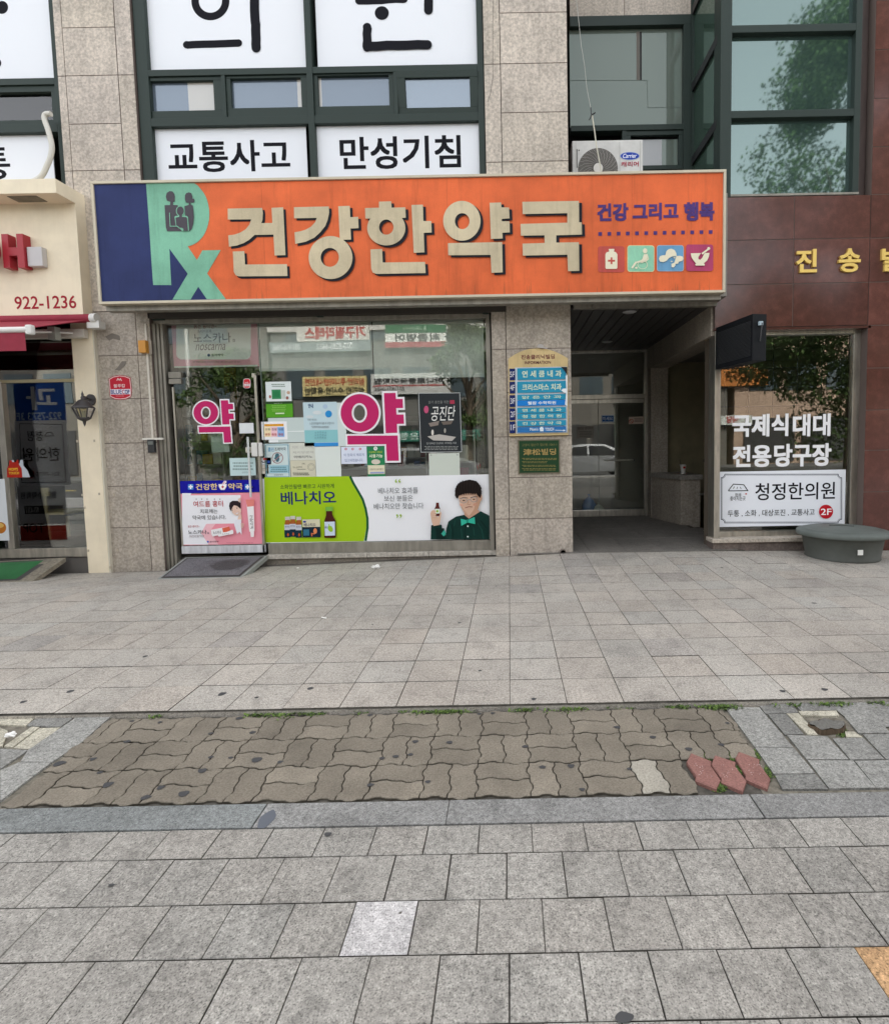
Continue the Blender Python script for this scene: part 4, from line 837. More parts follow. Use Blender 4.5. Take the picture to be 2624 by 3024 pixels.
f.rect(348,432,1405,1112,PK,.0015); f.poly([(348,432),(470,432),(460,460),(1122,456),(1125,832),(668,838),(600,960),(700,1112),(348,1112)],'f3f3f7'); f.poly([(668,838),(790,838),(720,930),(830,1112),(700,1112),(600,960)],'f7c2ca')
for x in(537,609,681,778,851): f.ell(x,510,7,7,'6a6a6c',12)
f.text('여드름 흉터',500,532,892,612,'b8202a',.006); f.text('치료제는',588,640,820,700,'3c3c40'); f.text('약국에 있습니다.',488,722,930,782,'3c3c40')
f.text('붉은 흉터엔~',430,855,585,885,'b03a44'); f.text('노스카나',432,918,676,975,'222226',.004); f.text('겔',684,945,708,970,'333'*2); f.text('noscarna',445,985,640,1015,'a59a9c',0,.3); f.ell(694,1072,13,13,'5a6fc0'); f.text('동아제약',720,1060,836,1082,'5a2a3a',.008); f.blur(940,1082,1305,1092,'b86a78',1)
# woman peeping round a white board
f.poly([(1088,775),(1112,700),(1138,715),(1142,805)],SK); f.poly([(975,600),(985,555),(1020,532),(1090,532),(1128,560),(1130,640),(1060,640),(1010,660),(985,640)],'2b2026')
f.ell(1072,650,62,78,SK,30,-.35); f.poly([(985,640),(978,590),(1000,550),(1060,545),(1128,572),(1128,640),(1085,600),(1040,590),(1008,640),(1004,672)],'2b2026')
f.line([(1008,640),(1026,634)],4,'3a2a2a'); f.line([(1070,615),(1092,612)],4,'3a2a2a'); f.ell(1020,655,8,4,'2a1a1a',12,-.3); f.ell(1082,630,8,4,'2a1a1a',12,-.3); f.line([(1052,640),(1060,670),(1050,672)],3,'d0a090'); f.poly([(1060,698),(1105,672),(1095,698),(1075,706)],'fafafa'); f.line([(1060,698),(1082,692),(1105,672)],3,'c04a50')
f.poly([(1045,838),(1060,780),(1138,775),(1145,980),(1120,940),(1085,968)],'eeeef4')
for k in range(4): f.line([(1108+k*6,545-k*3),(1102+k*10,505-k*6)],9,SK); f.line([(1130+k*2,830+k*16),(1180-k*5,838+k*15)],9,SK)
f.poly([(1210,545),(1306,545),(1318,930),(1250,938)],'f5f0f0'); f.poly([(1200,515),(1316,512),(1308,600),(1222,608)],'e88a80'); f.poly([(1262,935),(1312,932),(1310,1005),(1270,1008)],'f5f0f0')
a,c,z0_,z1_=f.RB(1256,720,1302,900); v_,fc_=glyphs('노스카나',.008); yv=f.y(); f.b.mesh([(a+(1-bb)*(c-a),yv,z0_+aa*(z1_-z0_)) for aa,bb,_ in v_],[t for t in fc_],f.m('3a3034'))
f.poly([(742,912),(985,868),(1000,905),(995,945),(770,1000),(752,975)],'f5f2f2'); f.poly([(892,890),(985,868),(1000,905),(995,935),(905,945)],'e06a50'); f.text('노스카나',775,925,880,968,'4a4044',.004); f.poly([(835,985),(1030,910),(1042,930),(1040,965),(850,1002)],'f8f4f4'); f.text('노스카나',895,955,985,975,'6a6064')
f.build('pink_advert',label='pink and white scar gel advert with a peeping woman low on the door',cat='advert')
# green + white drink advert
f=Flat(YS-.003,.0006,tr=Z(760,1370,.4018)); f.rect(48,92,1704,568,'f0f1f4',.002); x0g=f
curve=[(676,90),(700,140),(735,200),(768,260),(788,330),(800,400),(800,470),(790,530),(782,568)]
f.poly([(50,98)]+curve+[(58,578)],'a3c81e'); f.line([(680,90),(704,140),(739,200),(773,260),(795,330),(808,400),(809,470),(800,530),(794,566)],17,'1d5a35')
f.text('소화안될땐 빠르고 시원하게',168,148,563,182,'1f4a30',.004); f.text('베나치오',172,200,578,298,'1d2a6a',.016)
for k,x in enumerate((222,262,306)):
    dy=-6 if k==1 else 0
    f.poly([(x-20,430+dy),(x-14,412+dy),(x+14,412+dy),(x+20,430+dy),(x+22,460+dy),(x-22,460+dy)],'a8602a'); f.rect(x-18,388+dy,x+18,412+dy,'c9c4ba'); f.rect(x-22,446+dy,x+22,486+dy,'c8cdd6'); f.rect(x-22,486+dy,x+22,540+dy,'17303f'); f.text('베나치오',x-16,455+dy,x+16,468+dy,'2a3a6a'); f.ell(x+4,520+dy,7,12,'c05a30',16)
f.rect(334,406,462,462,'d9d3b4'); f.rect(334,462,466,538,'1a2a3a'); f.ell(350,424,12,7,'2a3a8a'); f.text('베나치오',345,434,432,458,'2a2a5a',.01); f.line([(425,470),(432,495),(420,512),(402,510),(404,530)],8,'d9764a'); f.ell(428,492,14,20,'e08a5a',20); f.rect(342,480,385,525,'34708a')
f.poly([(508,345),(552,345),(554,375),(578,415),(580,535),(572,542),(502,542),(494,535),(496,415),(508,375)],'4a1f18'); f.rect(503,314,558,345,'7ab648'); f.poly([(496,424),(572,422),(574,524),(500,526)],'cfdcec'); f.text('베나치오',500,455,552,475,'1f2f6f',.01); f.ell(540,475,17,24,'9ac43a',20,-.5); f.line([(530,440),(530,465)],6,'9ac43a')
Ks='55585c'
f.text('“',1013,110,1054,137,'9ab84a',.02); f.text('베나치오 효과를',890,172,1180,217,Ks); f.text('보신 분들은',933,230,1143,272,Ks); f.text('베나치오만 찾습니다',858,286,1222,330,Ks); f.text('”',1022,368,1063,396,'9ab84a',.02)
# spectacled man with bow tie holding a small bottle
SKN='d8b49c'; HR='241c1a'; GRN='12352f'
f.poly([(1518,345),(1625,335),(1640,400),(1575,430),(1525,400)],'c79e86')
f.poly([(1275,552),(1278,450),(1310,438),(1355,446),(1362,500),(1385,530),(1390,470),(1405,420),(1460,385),(1520,372),(1555,400),(1640,345),(1704,378),(1704,552)],GRN)
f.poly([(1355,470),(1372,470),(1385,520),(1378,550),(1318,552),(1310,470)],'0c2522'); f.poly([(1352,510),(1375,482),(1388,510),(1370,530)],'3fae98')
f.poly([(1478,240),(1490,200),(1530,180),(1600,180),(1636,215),(1640,270),(1620,330),(1585,370),(1550,378),(1515,350),(1490,300)],SKN)
f.poly([(1600,185),(1636,215),(1640,270),(1620,330),(1585,370),(1560,376),(1592,330),(1606,280),(1604,225)],'c49a80'); f.poly([(1490,300),(1515,350),(1550,378),(1535,350),(1508,318)],'cda68e'); f.ell(1500,300,14,9,'dca893',16,.3); f.ell(1598,296,14,9,'cf9a84',16,-.3); f.poly([(1482,235),(1500,222),(1560,214),(1618,218),(1604,226),(1550,226)],'c7a08a'); f.ell(1642,245,9,24,'c99f86',16); f.poly([(1452,230),(1455,180),(1475,142),(1510,125),(1560,114),(1610,125),(1640,160),(1648,210),(1640,250),(1622,235),(1610,215),(1570,212),(1520,215),(1480,232),(1474,252),(1464,250)],HR)

for k in range(15):
    a_=math.pi*(1.02+.96*k/14); x_=1549+93*math.cos(a_); y_=196+78*math.sin(a_); f.poly([(x_-9,y_+8),(x_+rng.uniform(-4,8),y_-rng.uniform(4,10)),(x_+10,y_+9)],HR)
for k in range(9): f.poly([(1480+k*16,205),(1484+k*16+rng.uniform(-3,6),232+rng.uniform(-8,3)-(k>2)*6),(1496+k*16,205)],HR)
for k in range(16): f.line([(1466+k*11,150-18*math.sin(k/15*3.14)),(1470+k*10,182),(1474+k*10+(k%3)*4,206+(k%4)*5)],2.2,'2c2422' if k%2 else '171110')
f.line([(1490,250),(1520,242),(1548,248)],4,HR); f.line([(1568,244),(1600,235),(1622,240)],4,HR); f.ring(1517,266,26,19,23,16,'8a8f96',24); f.ring(1592,258,26,19,23,16,'8a8f96',24); f.line([(1542,262),(1566,258)],3,'8a8f96')
f.ell(1518,264,9,4,'2a2020',12); f.ell(1592,256,9,4,'2a2020',12); f.line([(1552,265),(1545,292),(1560,296),(1568,290)],4,'b98a72'); f.line([(1530,318),(1556,310),(1582,312)],5,'8a4a40'); f.line([(1525,322),(1530,316)],3,'b98a72')
f.poly([(1496,398),(1540,408),(1598,385),(1602,436),(1545,425),(1500,450)],'36b49a'); f.ell(1545,414,9,12,'259079',14)
for y_ in(452,528): f.ell(1548,y_,6,6,'d8e8e4',12)
for q_ in([(1410,430),(1425,480),(1420,545)],[(1455,410),(1448,450)],[(1620,430),(1650,480),(1662,545)],[(1588,460),(1596,520)],[(1500,470),(1508,545)]): f.line(q_,4,'1f4d45')
for q_ in([(1436,440),(1440,548)],[(1640,410),(1690,470),(1700,548)],[(1530,440),(1528,550)]): f.line(q_,6,'0b2622')
f.line([(1300,345),(1296,395),(1308,435)],3,'b98d76')
f.poly([(1283,400),(1276,360),(1284,340),(1300,332),(1330,390),(1346,352),(1354,372),(1350,405),(1342,442),(1300,450),(1288,425)],SKN)
f.poly([(1318,280),(1338,280),(1340,305),(1348,325),(1345,378),(1310,378),(1306,325),(1316,305)],'5a2620'); f.poly([(1308,325),(1346,325),(1344,358),(1310,360)],'dfe8dc'); f.ell(1327,342,8,9,'8fbf3a',14)
for k in range(4): f.line([(1284+k*1,345+k*13),(1302+k*2,338+k*13),(1318,346+k*12)],9,'e0bda6'); 
f.line([(1345,385),(1352,360),(1348,346)],10,'e0bda6')
f.build('drink_advert',label='lime green and white digestive drink advert with a man in a bow tie',cat='advert')
# ---- sheets of paper on the glass
NT=Z(700,1100,.2232)
def sheet(name,x0,y0,x1,y1,c,label,cat='notice',draw=None,tr=NT,Y=YS-.003,th=.0015,rough=.6):
    f=Flat(Y,.0005,tr=tr,rough=rough); f.rect(x0,y0,x1,y1,c,th)
    if draw: draw(f)
    return f.build(name,label=label,cat=cat)
def s1(f):
    f.rect(372,380,735,416,'2f4a2a'); f.rect(385,416,738,594,'5aa32a'); f.blur(455,145,640,195,'8a9a90',2); f.rect(460,225,582,350,'3f8f5f'); f.rect(480,245,560,330,'2f7f4f'); f.rect(582,235,640,345,'c8d0c8'); f.ell(680,265,22,22,'c8a890',16); f.ell(438,320,14,22,'a86a5a',12); f.ell(665,335,18,22,'9a6a60',12); f.blur(460,430,650,520,'8fcf5a',4); f.rect(510,532,628,550,'d8ecc0'); f.text('전화번호 안내',490,402,600,412,'c8d8b8')
sheet('green_poster',385,120,722,594,'e4eceb','poster with a green cart picture and solid green lower half',draw=s1)
def s2(f):
    f.rect(360,680,615,712,'e8a83a'); f.text('마스크 크기 안내',372,684,605,706,'c07a20'); f.rect(360,720,450,850,'f6e2b8'); f.rect(450,720,535,850,'f2c8d0'); f.rect(535,720,625,850,'8fb8e8')
    for k,(t1,cx) in enumerate((('소형',405),('중형',492),('대형',580))): f.text(t1,cx-32,735,cx+32,768,'5a5a62'); f.text('품절',cx-30,802,cx+30,834,'c05a5a',.006)
sheet('size_chart',322,648,662,888,'f4f4f6','white card with an orange headed colour chart of sizes',draw=s2)
def s2b(f): f.rect(655,772,905,782,'eef4f2'); f.rect(420,892,545,925,'eef2f2')
sheet('paper_sheet',415,598,905,925,'c9d6d3','blank pale sheets joined behind the size chart',draw=s2b,Y=YS-.0015,th=.0008)
def s3(f):
    f.rect(895,760,1332,925,'8fc8cc'); f.rect(1020,928,1338,975,'3f93d8'); f.ell(1210,548,45,46,'2f8fd0'); f.text('안내',940,412,1005,470,'3f5a7f',.02); f.ell(1165,450,32,30,'b0c8dc'); f.ell(1060,530,60,26,'d8e0e2'); f.ell(960,585,50,20,'d4dde0'); f.text('저희 약국은',932,612,1055,640,'6f7a82'); f.text('느린귀여움까지를 추구합니다',960,655,1285,688,'6f7a82'); f.blur(985,705,1215,735,'8f9aa2',2)
    for r_ in range(3):
        for k in range(5): f.ell(1040+k*33,785+r_*35+abs(k-2)*5,9,11,'7fb0b8',10)
sheet('blue_poster',882,390,1328,975,'c4dae0','pale blue pharmacy poster with a round blue balloon',draw=s3)
sheet('paper_sheet',1318,398,1440,975,'d4dfdc','blank pale sheet half hidden behind the larger pink letter',Y=YS-.0012,th=.0006)
def s4(f):
    f.line([(378,958),(672,958),(690,1380),(392,1380),(378,958)],10,'6f9fb0'); f.text('클린',408,990,488,1045,'3f93c0',.012); f.text('조제약국',495,990,645,1035,'3a4a52',.008)
    f.ring(535,1130,74,74,66,66,'a06a6a'); f.poly([(505,1090),(515,1072),(530,1070),(540,1068),(555,1078),(560,1150),(548,1180),(525,1182),(512,1160),(488,1130),(500,1128)],'4a6f7c'); f.line([(480,1180),(588,1085)],8,'b07a7a'); f.rect(425,1225,680,1330,'9fc8d4'); f.blur(445,1240,665,1320,'5f8a96',3); f.text('건강한약국',490,1342,610,1365,'33444c')
sheet('clean_pharmacy_poster',362,940,702,1388,'cfdfdf','pale blue bordered poster with a crossed out hand in a circle',draw=s4)
def s5(f):
    f.text('커피 다이어트',725,968,1015,1010,'b8b8b0'); f.text('체지방분해',735,1040,1010,1072,'b0b0a8'); f.text('아메리카노',752,1098,998,1132,'4a4a4c',.004)
sheet('coffee_notice',692,930,1030,1160,'d6d8cc','beige notice ending in the word 아메리카노',draw=s5)
def s6(f):
    f.ring(980,1250,50,48,46,44,'8a8a7c',30); f.ring(980,1250,34,32,31,29,'8a8a7c',30); f.text('(폐)',858,1198,900,1218,'6a6a5c'); f.text('당뇨 검사지원',740,1242,860,1262,'5a5a50'); f.blur(795,1272,910,1288,'8a8a80',1); f.blur(740,1320,960,1362,'6a6a60',2)
sheet('stamped_notice',700,1162,1042,1382,'d3cfb8','cream notice with a round stamp at its right',draw=s6)
sheet('paper_sheet',1034,980,1372,1382,'dfe6e0','large blank pale sheet above the green advert, widest of the plain ones')
def s7(f):
    for x in(1438,1528,1628): f.ring(x,1012,16,16,8,8,'c84a5a',12)
    f.text('이 정육식 제로게',1412,1070,1680,1108,'7f8fb0'); f.text('입고되었습니다.',1425,1140,1668,1178,'7f8fb0')
sheet('handwritten_note',1376,980,1715,1208,'dde3f2','white handwritten note with three red flowers under the larger pink letter',draw=s7)
WT=Z(960,900,.2902)
def s8(f):
    f.rect(435,1632,606,1723,'e3dcc0'); f.ell(512,1462,20,20,'f0f0ea'); f.text('약',502,1450,522,1474,'2a5a3a'); f.text('긴급재난 지원금',445,1488,582,1508,'c8d84a',.01); f.text('사용가능',448,1520,585,1556,'eef4d8',.02); f.ell(515,1598,46,26,'d8cfc0',20); f.text('선불카드·동의불가',455,1665,592,1682,'6a6450'); f.rect(458,1700,600,1716,'9fa8d0')
sheet('green_voucher_poster',428,1442,606,1760,'2f8456','narrow green and cream poster reading 사용가능',draw=s8,tr=WT,Y=YS-.0018,th=.0008)
def s9(f):
    f.line([(950,900),(1368,896),(1388,1496),(974,1500),(950,900)],5,'c8ccca'); f.rect(1268,970,1315,1008,'a83a50'); f.text('원기 충전을 위한',1050,975,1258,1005,'8a8c8a'); f.ell(1028,1066,24,38,'c0557a',20); f.text('공진단',1078,1030,1325,1180,'e4e4e0',.004,.25)
    f.poly([(1050,1205),(1160,1180),(1150,1225),(1070,1240)],'8a7f78'); f.poly([(1180,1190),(1300,1180),(1280,1215),(1200,1222)],'6f655e'); f.poly([(1040,1340),(1160,1318),(1330,1345),(1290,1385),(1100,1380)],'b9b4ae'); f.ell(1092,1300,12,30,'d8d4cc'); f.ell(1218,1280,10,24,'a8a49c'); f.text('원기회복은 만성피로, 허약체질, 피로',1030,1398,1335,1420,'b8bab8'); f.blur(1010,1435,1355,1480,'8a8c8a',3)
sheet('dark_tonic_poster',950,898,1388,1498,'2f3336','dark poster with white brush letters 공진단 near the right end',draw=s9,tr=WT)
def s10(f): f.ell(1076,1530,9,9,'a8aca6',12); f.ell(1343,1526,9,9,'a8aca6',12)
sheet('paper_sheet',1056,1510,1368,1740,'ccd3c8','blank greenish sheet with two suction cups below the dark poster',draw=s10,tr=WT)
DT=Z(480,1080,.1937)
sheet('paper_sheet',1170,873,1388,1030,'dfe3e4','small blank white card at the upper right of the glass door',tr=DT,Y=yd-.003)
def s11(f):
    f.blur(1070,1460,1380,1600,'8fa4a4',3); f.text('건강한약국',1210,1612,1350,1638,'7f9494')
sheet('handwritten_note',1026,1405,1418,1675,'c5dcdc','pale blue note with faint writing behind the door handle',draw=s11,tr=DT,Y=yd-.002)
def s12(f): f.rect(738,1036,905,1160,'cfdedd'); f.rect(945,1190,1018,1316,'d4e4e2'); f.text('처방전',760,1055,880,1090,'8fa8a8')
sheet('paper_sheet',742,1040,1015,1318,'bccfc9','pale greenish sheets on the door below the smaller pink letter',draw=s12,tr=DT,Y=YS+.05)
def s13(f):
    f.rrect(1230,196,1340,342,34,'f2e8e8'); f.rrect(1236,202,1334,336,30,'d0303c'); f.rect(1240,275,1332,312,'f0ecec'); f.text('블루캅',1258,245,1312,268,'f0d8d8',.01); f.text('BLUECOP',1244,284,1328,304,'a03040',.01)
f=Flat(yd-.003,.0005,tr=DT); s13(f); f.build('security_sticker',label='small red shield sticker at the top corner of the glass door',cat='sticker')
f=Flat(YS-.003,.0005,tr=NT); f.rect(303,1125,450,1218,'eceff2',.001); f.rect(345,1128,392,1160,'d05a5a'); f.line([(315,1165),(345,1190),(390,1180)],9,'3a3a4a'); f.rect(402,1165,435,1200,'2f4f9a'); f.build('card_sticker',label='card acceptance sticker with a small blue square beside the door',cat='sticker')
f=Flat(YS-.003,.0005,tr=NT); f.rect(318,1222,415,1340,'e4dfd2',.001); f.blur(330,1260,405,1300,'b8b0a0',2); f.build('card_sticker',label='small cream sticker beside the door, under the card sticker',cat='sticker')

# ---------------------------------------------------------------- orange pharmacy sign
YP=5.90
SG=empty('pharmacy_sign',(-1.03,YP+.2,2.97),'long orange sign reading 건강한약국 with a blue and green Rx end','sign')
sx0,sx1,sz0,sz1=-4.445,2.395,2.972,4.27
b=MB(); b.box(sx0+.03,sx1-.03,YP+.03,Yf-.005,sz0+.02,sz1-.03,mat((.32,.31,.28),.5,.3,.5,'metal')); b.build('sign_box',SG)
b=MB(); FRM=mat((.58,.52,.40),.5,.1,.2,'plaster'); w_=.028
b.box(sx0,sx1,YP-.02,YP+.06,sz1-w_,sz1,FRM,1.0,.004); b.box(sx0,sx1,YP-.02,YP+.06,sz0,sz0+w_,FRM,1.0,.004); b.box(sx0,sx0+w_,YP-.019,YP+.06,sz0+w_,sz1-w_,FRM,1.0,.004); b.box(sx1-w_,sx1,YP-.019,YP+.06,sz0+w_,sz1-w_,FRM,1.0,.004)
b.build('sign_frame',SG)
b=MB(); b.box(sx0+.02,sx1-.02,YP+.06,YP+.16,sz0-.055,sz0+.02,GREYMET); b.box(1.0,1.03,YP+.1,Yf,2.93,2.98,GREYMET); b.build('underside_trim',SG)
S5=Z(260,480,.558); S6=Z(1240,480,.5357); S7=Z(400,500,.2009); KSG='sign'
OR=mat((.78,.152,.046),.5,0,.2,'sign'); BL=mat((.026,.038,.130),.5,0,.15,'sign'); GR=mat((.22,.50,.35),.42,0,.12,'sign'); CR=mat((.62,.53,.36),.45,0,.12,'sign'); NV=mat((.018,.017,.024),.45,0,.12,'sign'); PU=mat((.085,.045,.19),.45,0,.12,'sign')
f=Flat(YP,.0012); f.b.face([(sx0+.03,YP,sz0+.03),(sx1-.03,YP,sz0+.03),(sx1-.03,YP,sz1-.03),(sx0+.03,YP,sz1-.03)],OR); OS=mat((.52,.10,.035),.5,0,.2,'sign')
for xs_ in(-2.62,-.62,1.38): f.b.box(xs_,xs_+.003,YP-.0006,YP,sz0+.03,sz1-.03,OS)
r_=np.random.RandomState(5)
for k in range(46):     # run-off grime along the lower edge
    x=r_.uniform(-3.3,2.3); wd=r_.uniform(.004,.03); hh=r_.uniform(.03,.16); f.b.face([(x,YP-.0007-k*.000004,sz0+.028),(x+wd,YP-.0007-k*.000004,sz0+.028),(x+wd*.6,YP-.0007-k*.000004,sz0+.028+hh)],mat((.60,.135,.045),.5,0,.2,'sign'))
f.build('sign_face',SG)
f=Flat(YP-.001,.0012,tr=S7); il=P(290,880,YP); 
y=f.y(); q=[(sx0+w_,sz0+w_),(P(*S7(1350,1935),YP)[0],sz0+w_)]+[P(*S7(*p),YP) for p in((1050,1700),(925,1500),(770,1300),(500,900),(500,500))]+[(P(*S7(500,208),YP)[0],sz1-w_),(sx0+w_,sz1-w_)]
f.b.face([(a,y,c) for a,c in q],BL)
f.poly([(157,204),(500,203),(870,203),(920,240),(960,287),(1000,338),(1030,390),(1055,450),(1072,515),(1085,590),(1088,660),(1083,740),(1070,805),(1050,870),(1025,930),(995,982),(955,1030),(915,1068),(870,1095),(820,1118),(770,1130),(830,1220),(905,1330),(985,1190),(1255,1185),(1055,1530),(1330,1908),(1050,1908),(925,1725),(810,1915),(545,1915),(770,1535),(500,1165),(515,1450),(528,1700),(262,1700),(240,1400),(208,900)],GR)
f.build('rx_emblem',SG)
f=Flat(YP-.006,.0012,tr=S7); D='3b3740'
Dm=mat((.045,.037,.05),.45,0,.4,'sign')
f.poly([(428,525),(508,522),(514,475),(462,458),(447,400),(460,345),(500,318),(545,322),(572,360),(580,400),(576,470),(552,480),(552,520),(620,524),(635,560),(610,600),(625,680),(600,830),(655,870),(700,880),(690,908),(465,908),(447,850)],Dm)
f.poly([(722,540),(784,520),(784,492),(742,486),(728,440),(728,385),(745,350),(785,335),(822,350),(838,400),(838,428),(860,430),(870,455),(862,485),(835,490),(810,486),(812,518),(845,530),(852,600),(860,700),(850,800),(830,870),(800,906),(720,906),(735,700)],Dm)
f.ring(662,610,64,78,52,66,GR,36); f.ell(662,612,52,64,Dm); f.poly([(578,700),(590,686),(640,682),(690,682),(760,686),(778,705),(792,905),(690,908),(655,870),(600,838)],GR); f.poly([(594,712),(650,700),(650,660),(690,660),(690,700),(752,704),(764,720),(778,905),(708,905),(700,870),(660,862),(606,826)],Dm)
f.line([(508,640),(517,838),(600,838),(628,842),(650,866),(692,868),(708,884),(704,908)],11,GR); f.build('family_emblem',SG)
f=Flat(YP-.003,.0010); L=[]
def five(x6,y6): return (1756.3+.96*x6,.96*y6)
S5L=[[(735,240),(918,236),(922,262),(920,300),(905,340),(880,378),(850,405),(820,423),(780,437),(742,442),(738,382),(770,378),(800,368),(830,350),(850,325),(860,297),(736,298)],
 [(968,236),(1030,233),(1042,487),(984,489),(978,378),(880,380),(912,317),(972,316)],[(763,468),(824,466),(828,537),(1050,535),(1053,598),(795,600),(778,594),(768,575)],
 [(1087,233),(1272,229),(1274,262),(1266,300),(1252,335),(1225,368),(1195,395),(1150,416),(1094,428),(1090,366),(1120,361),(1150,352),(1178,336),(1200,312),(1208,290),(1088,292)],
 [(1322,228),(1383,226),(1386,286),(1428,284),(1430,345),(1387,346),(1390,405),(1338,407),(1330,400)],
 [(1464,238),(1538,236),(1538,204),(1603,202),(1605,236),(1678,234),(1680,290),(1466,294)],
 [(1710,222),(1771,220),(1773,307),(1815,307),(1817,368),(1775,370),(1779,473),(1722,476)],[(1493,458),(1555,455),(1558,527),(1782,524),(1785,583),(1525,588),(1505,580),(1497,560)]]
S5R=[(1282,501,116,114,(1278,500),48,50),(1577,345,101,92,(1577,340),38,40)]
S6L=[[(383,220),(446,218),(448,245),(490,246),(493,306),(450,309),(450,322),(493,322),(494,383),(453,386),(455,417),(390,420)],[(153,443),(452,437),(455,604),(393,607),(388,508),(155,510)],
 [(563,215),(875,210),(876,328),(890,328),(892,396),(750,400),(750,440),(875,438),(877,596),(815,598),(811,507),(566,512),(564,446),(686,442),(685,400),(555,402),(553,337),(811,330),(811,278),(565,283)]]
S6R=[(230,320,103,110,(232,322),40,44)]
off=(16,14)
for tr,LL,RR in((S5,S5L,S5R),(S6,S6L,S6R)):
    f.tr=tr
    for p in LL: f.poly(p,NV,off)
    for cx,cy,rx,ry,hc,ix,iy in RR: f.ring(cx,cy,rx,ry,ix,iy,NV,60,off,hc)
f.build('letter_shadow',SG)
f=Flat(YP-.026,.0010)
for tr,LL,RR in((S5,S5L,S5R),(S6,S6L,S6R)):
    f.tr=tr
    for p in LL: f.poly(p,CR)
    for cx,cy,rx,ry,hc,ix,iy in RR: f.ring(cx,cy,rx,ry,ix,iy,CR,60,(0,0),hc)
f.Y=YP-.004; f.b.v=[(x,y+.014 if True else y,z) for x,y,z in f.b.v]; f.build('lettering',SG)
IC=Z(1700,560,.2567); f=Flat(YP-.003,.0010,tr=IC)
for t,x0_,y0_,x1_,y1_ in(('건강',243,155,603,362),('그리고',650,150,1178,350),('행복',1240,140,1592,358)): f.text(t,x0_,y0_,x1_,y1_,PU,.040)
f.build('slogan',SG)
for k in range(13):
    f=Flat(YP-.003,.0010,tr=IC); x=278+(1548-278)/12*k; y_=508-23*k/12; f.rect(x-21,y_-21,x+21,y_+21,PU); f.build('dot',SG)
f=Flat(YP-.003,.0010,tr=IC)
f.rrect(253,650,558,950,28,mat((.56,.065,.045),.45,0,.4,'sign')); f.rrect(590,640,900,945,30,'e0e0a8'); f.rrect(596,646,894,939,28,mat((.28,.62,.42),.45,0,.4,'sign')); f.rrect(928,638,1238,940,30,'b0b8c0'); f.rrect(934,644,1232,934,28,mat((.13,.34,.56),.45,0,.4,'sign')); f.rrect(1265,632,1575,937,28,mat((.45,.035,.13),.45,0,.4,'sign'))
C=CR
C=mat((.80,.74,.55),.5)
f.poly([(376,683),(438,682),(440,700),(434,702),(434,712),(458,722),(474,745),(474,900),(466,912),(345,912),(337,900),(337,745),(350,722),(380,712),(380,702),(375,700)],C); f.poly([(397,780),(417,780),(417,808),(447,808),(447,830),(417,830),(417,858),(397,858),(397,830),(366,830),(366,808),(397,808)],mat((.5,.06,.04),.5))
f.ell(792,706,26,29,C); f.poly([(778,745),(812,742),(822,790),(808,822),(760,845),(715,838),(760,800)],C); f.line([(690,835),(640,905)],22,C); f.line([(815,800),(690,840)],16,C); f.ring(762,868,58,48,52,43,C); f.line([(812,742),(830,800),(800,830)],9,C); f.ell(690,903,15,12,C,14)
f.poly([(948,800),(960,770),(990,760),(1022,758),(1035,712),(1060,688),(1095,684),(1130,700),(1148,735),(1152,768),(1190,765),(1222,775),(1230,800),(1215,825),(1180,832),(1168,855),(1140,858),(1135,880),(1118,898),(1094,896),(1092,858),(1125,845),(1142,790),(1150,770),(1100,772),(1065,790),(1040,820),(1000,838),(962,832)],C); f.ell(1095,830,12,7,C,14); f.ell(1125,788,12,6,C,14)
f.poly([(1312,738),(1430,735),(1400,780),(1400,805),(1420,812),(1445,790),(1465,745),(1480,734),(1527,733),(1520,780),(1500,820),(1465,850),(1468,860),(1475,868),(1470,878),(1368,878),(1362,866),(1375,858),(1345,820),(1322,785)],C); f.line([(1440,745),(1515,690)],20,C); f.ell(1518,683,17,17,C,16)
f.build('pictogram',SG)

# ---------------------------------------------------------------- cream shop at the left
CS=empty('cream_shopfront',(-6,6.2,0),'cream rendered neighbouring shop front with projecting eave and red awning','shop front')
cr=-4.84
b=MB(); zfb=2.916; b.box(-9.5,cr,6.16,6.35,zfb,4.175,CREAM); b.build('fascia',CS)
b=MB(); b.box(-9.5,cr,5.91,6.38,4.168,4.321,CREAM,1.0,.006); b.build('eave',CS)
b=MB(); a,c=P(*Z(0,480,.2808)(170,385),5.85),0; b.box(-5.42,-5.10,5.96,6.10,4.162,4.167,mat((.20,.18,.13),.6,0,.3,'metal')); b.build('soffit_vent',CS)
b=MB(); b.box(-9.5,cr,6.17,6.28,zfb-.03,zfb-.001,mat((.16,.15,.13),.6)); b.build('fascia_trim',CS)
clx=P(240,1400,6.25)[0]
b=MB(); b.box(clx,-4.825,6.25,6.36,-.12,zfb-.03,CREAM,1.0,.003)
b.build('cream_column',CS)
b=MB(); b.box(-4.825,-4.81,6.255,6.32,-.1,zfb-.1,mat((.62,.58,.48),.5)); b.build('column_edge_strip',CS)
b=MB()
L7=Z(0,1050,.339)
for x,y_ in((672,745),(822,742),(945,738),(718,1215),(865,1205),(995,1215),(770,1700),(1025,1695),(738,1325),(962,1845)):
    b=MB(); px_,pz_=P(*L7(x,y_),6.25); b.box(px_-.009,px_+.009,6.246,6.251,pz_-.014,pz_+.014,mat((.45,.39,.30),.8)); b.build('screw_patch',CS)
b=MB(); b.box(-9.5,clx,6.30,6.36,-.12,.10,mat((.12,.11,.10),.7)); z1_=zat(150,1050+1680*.339,6.28); 
zg0=P(140,1618,6.3)[1]; zg1=P(140,1640,6.3)[1]
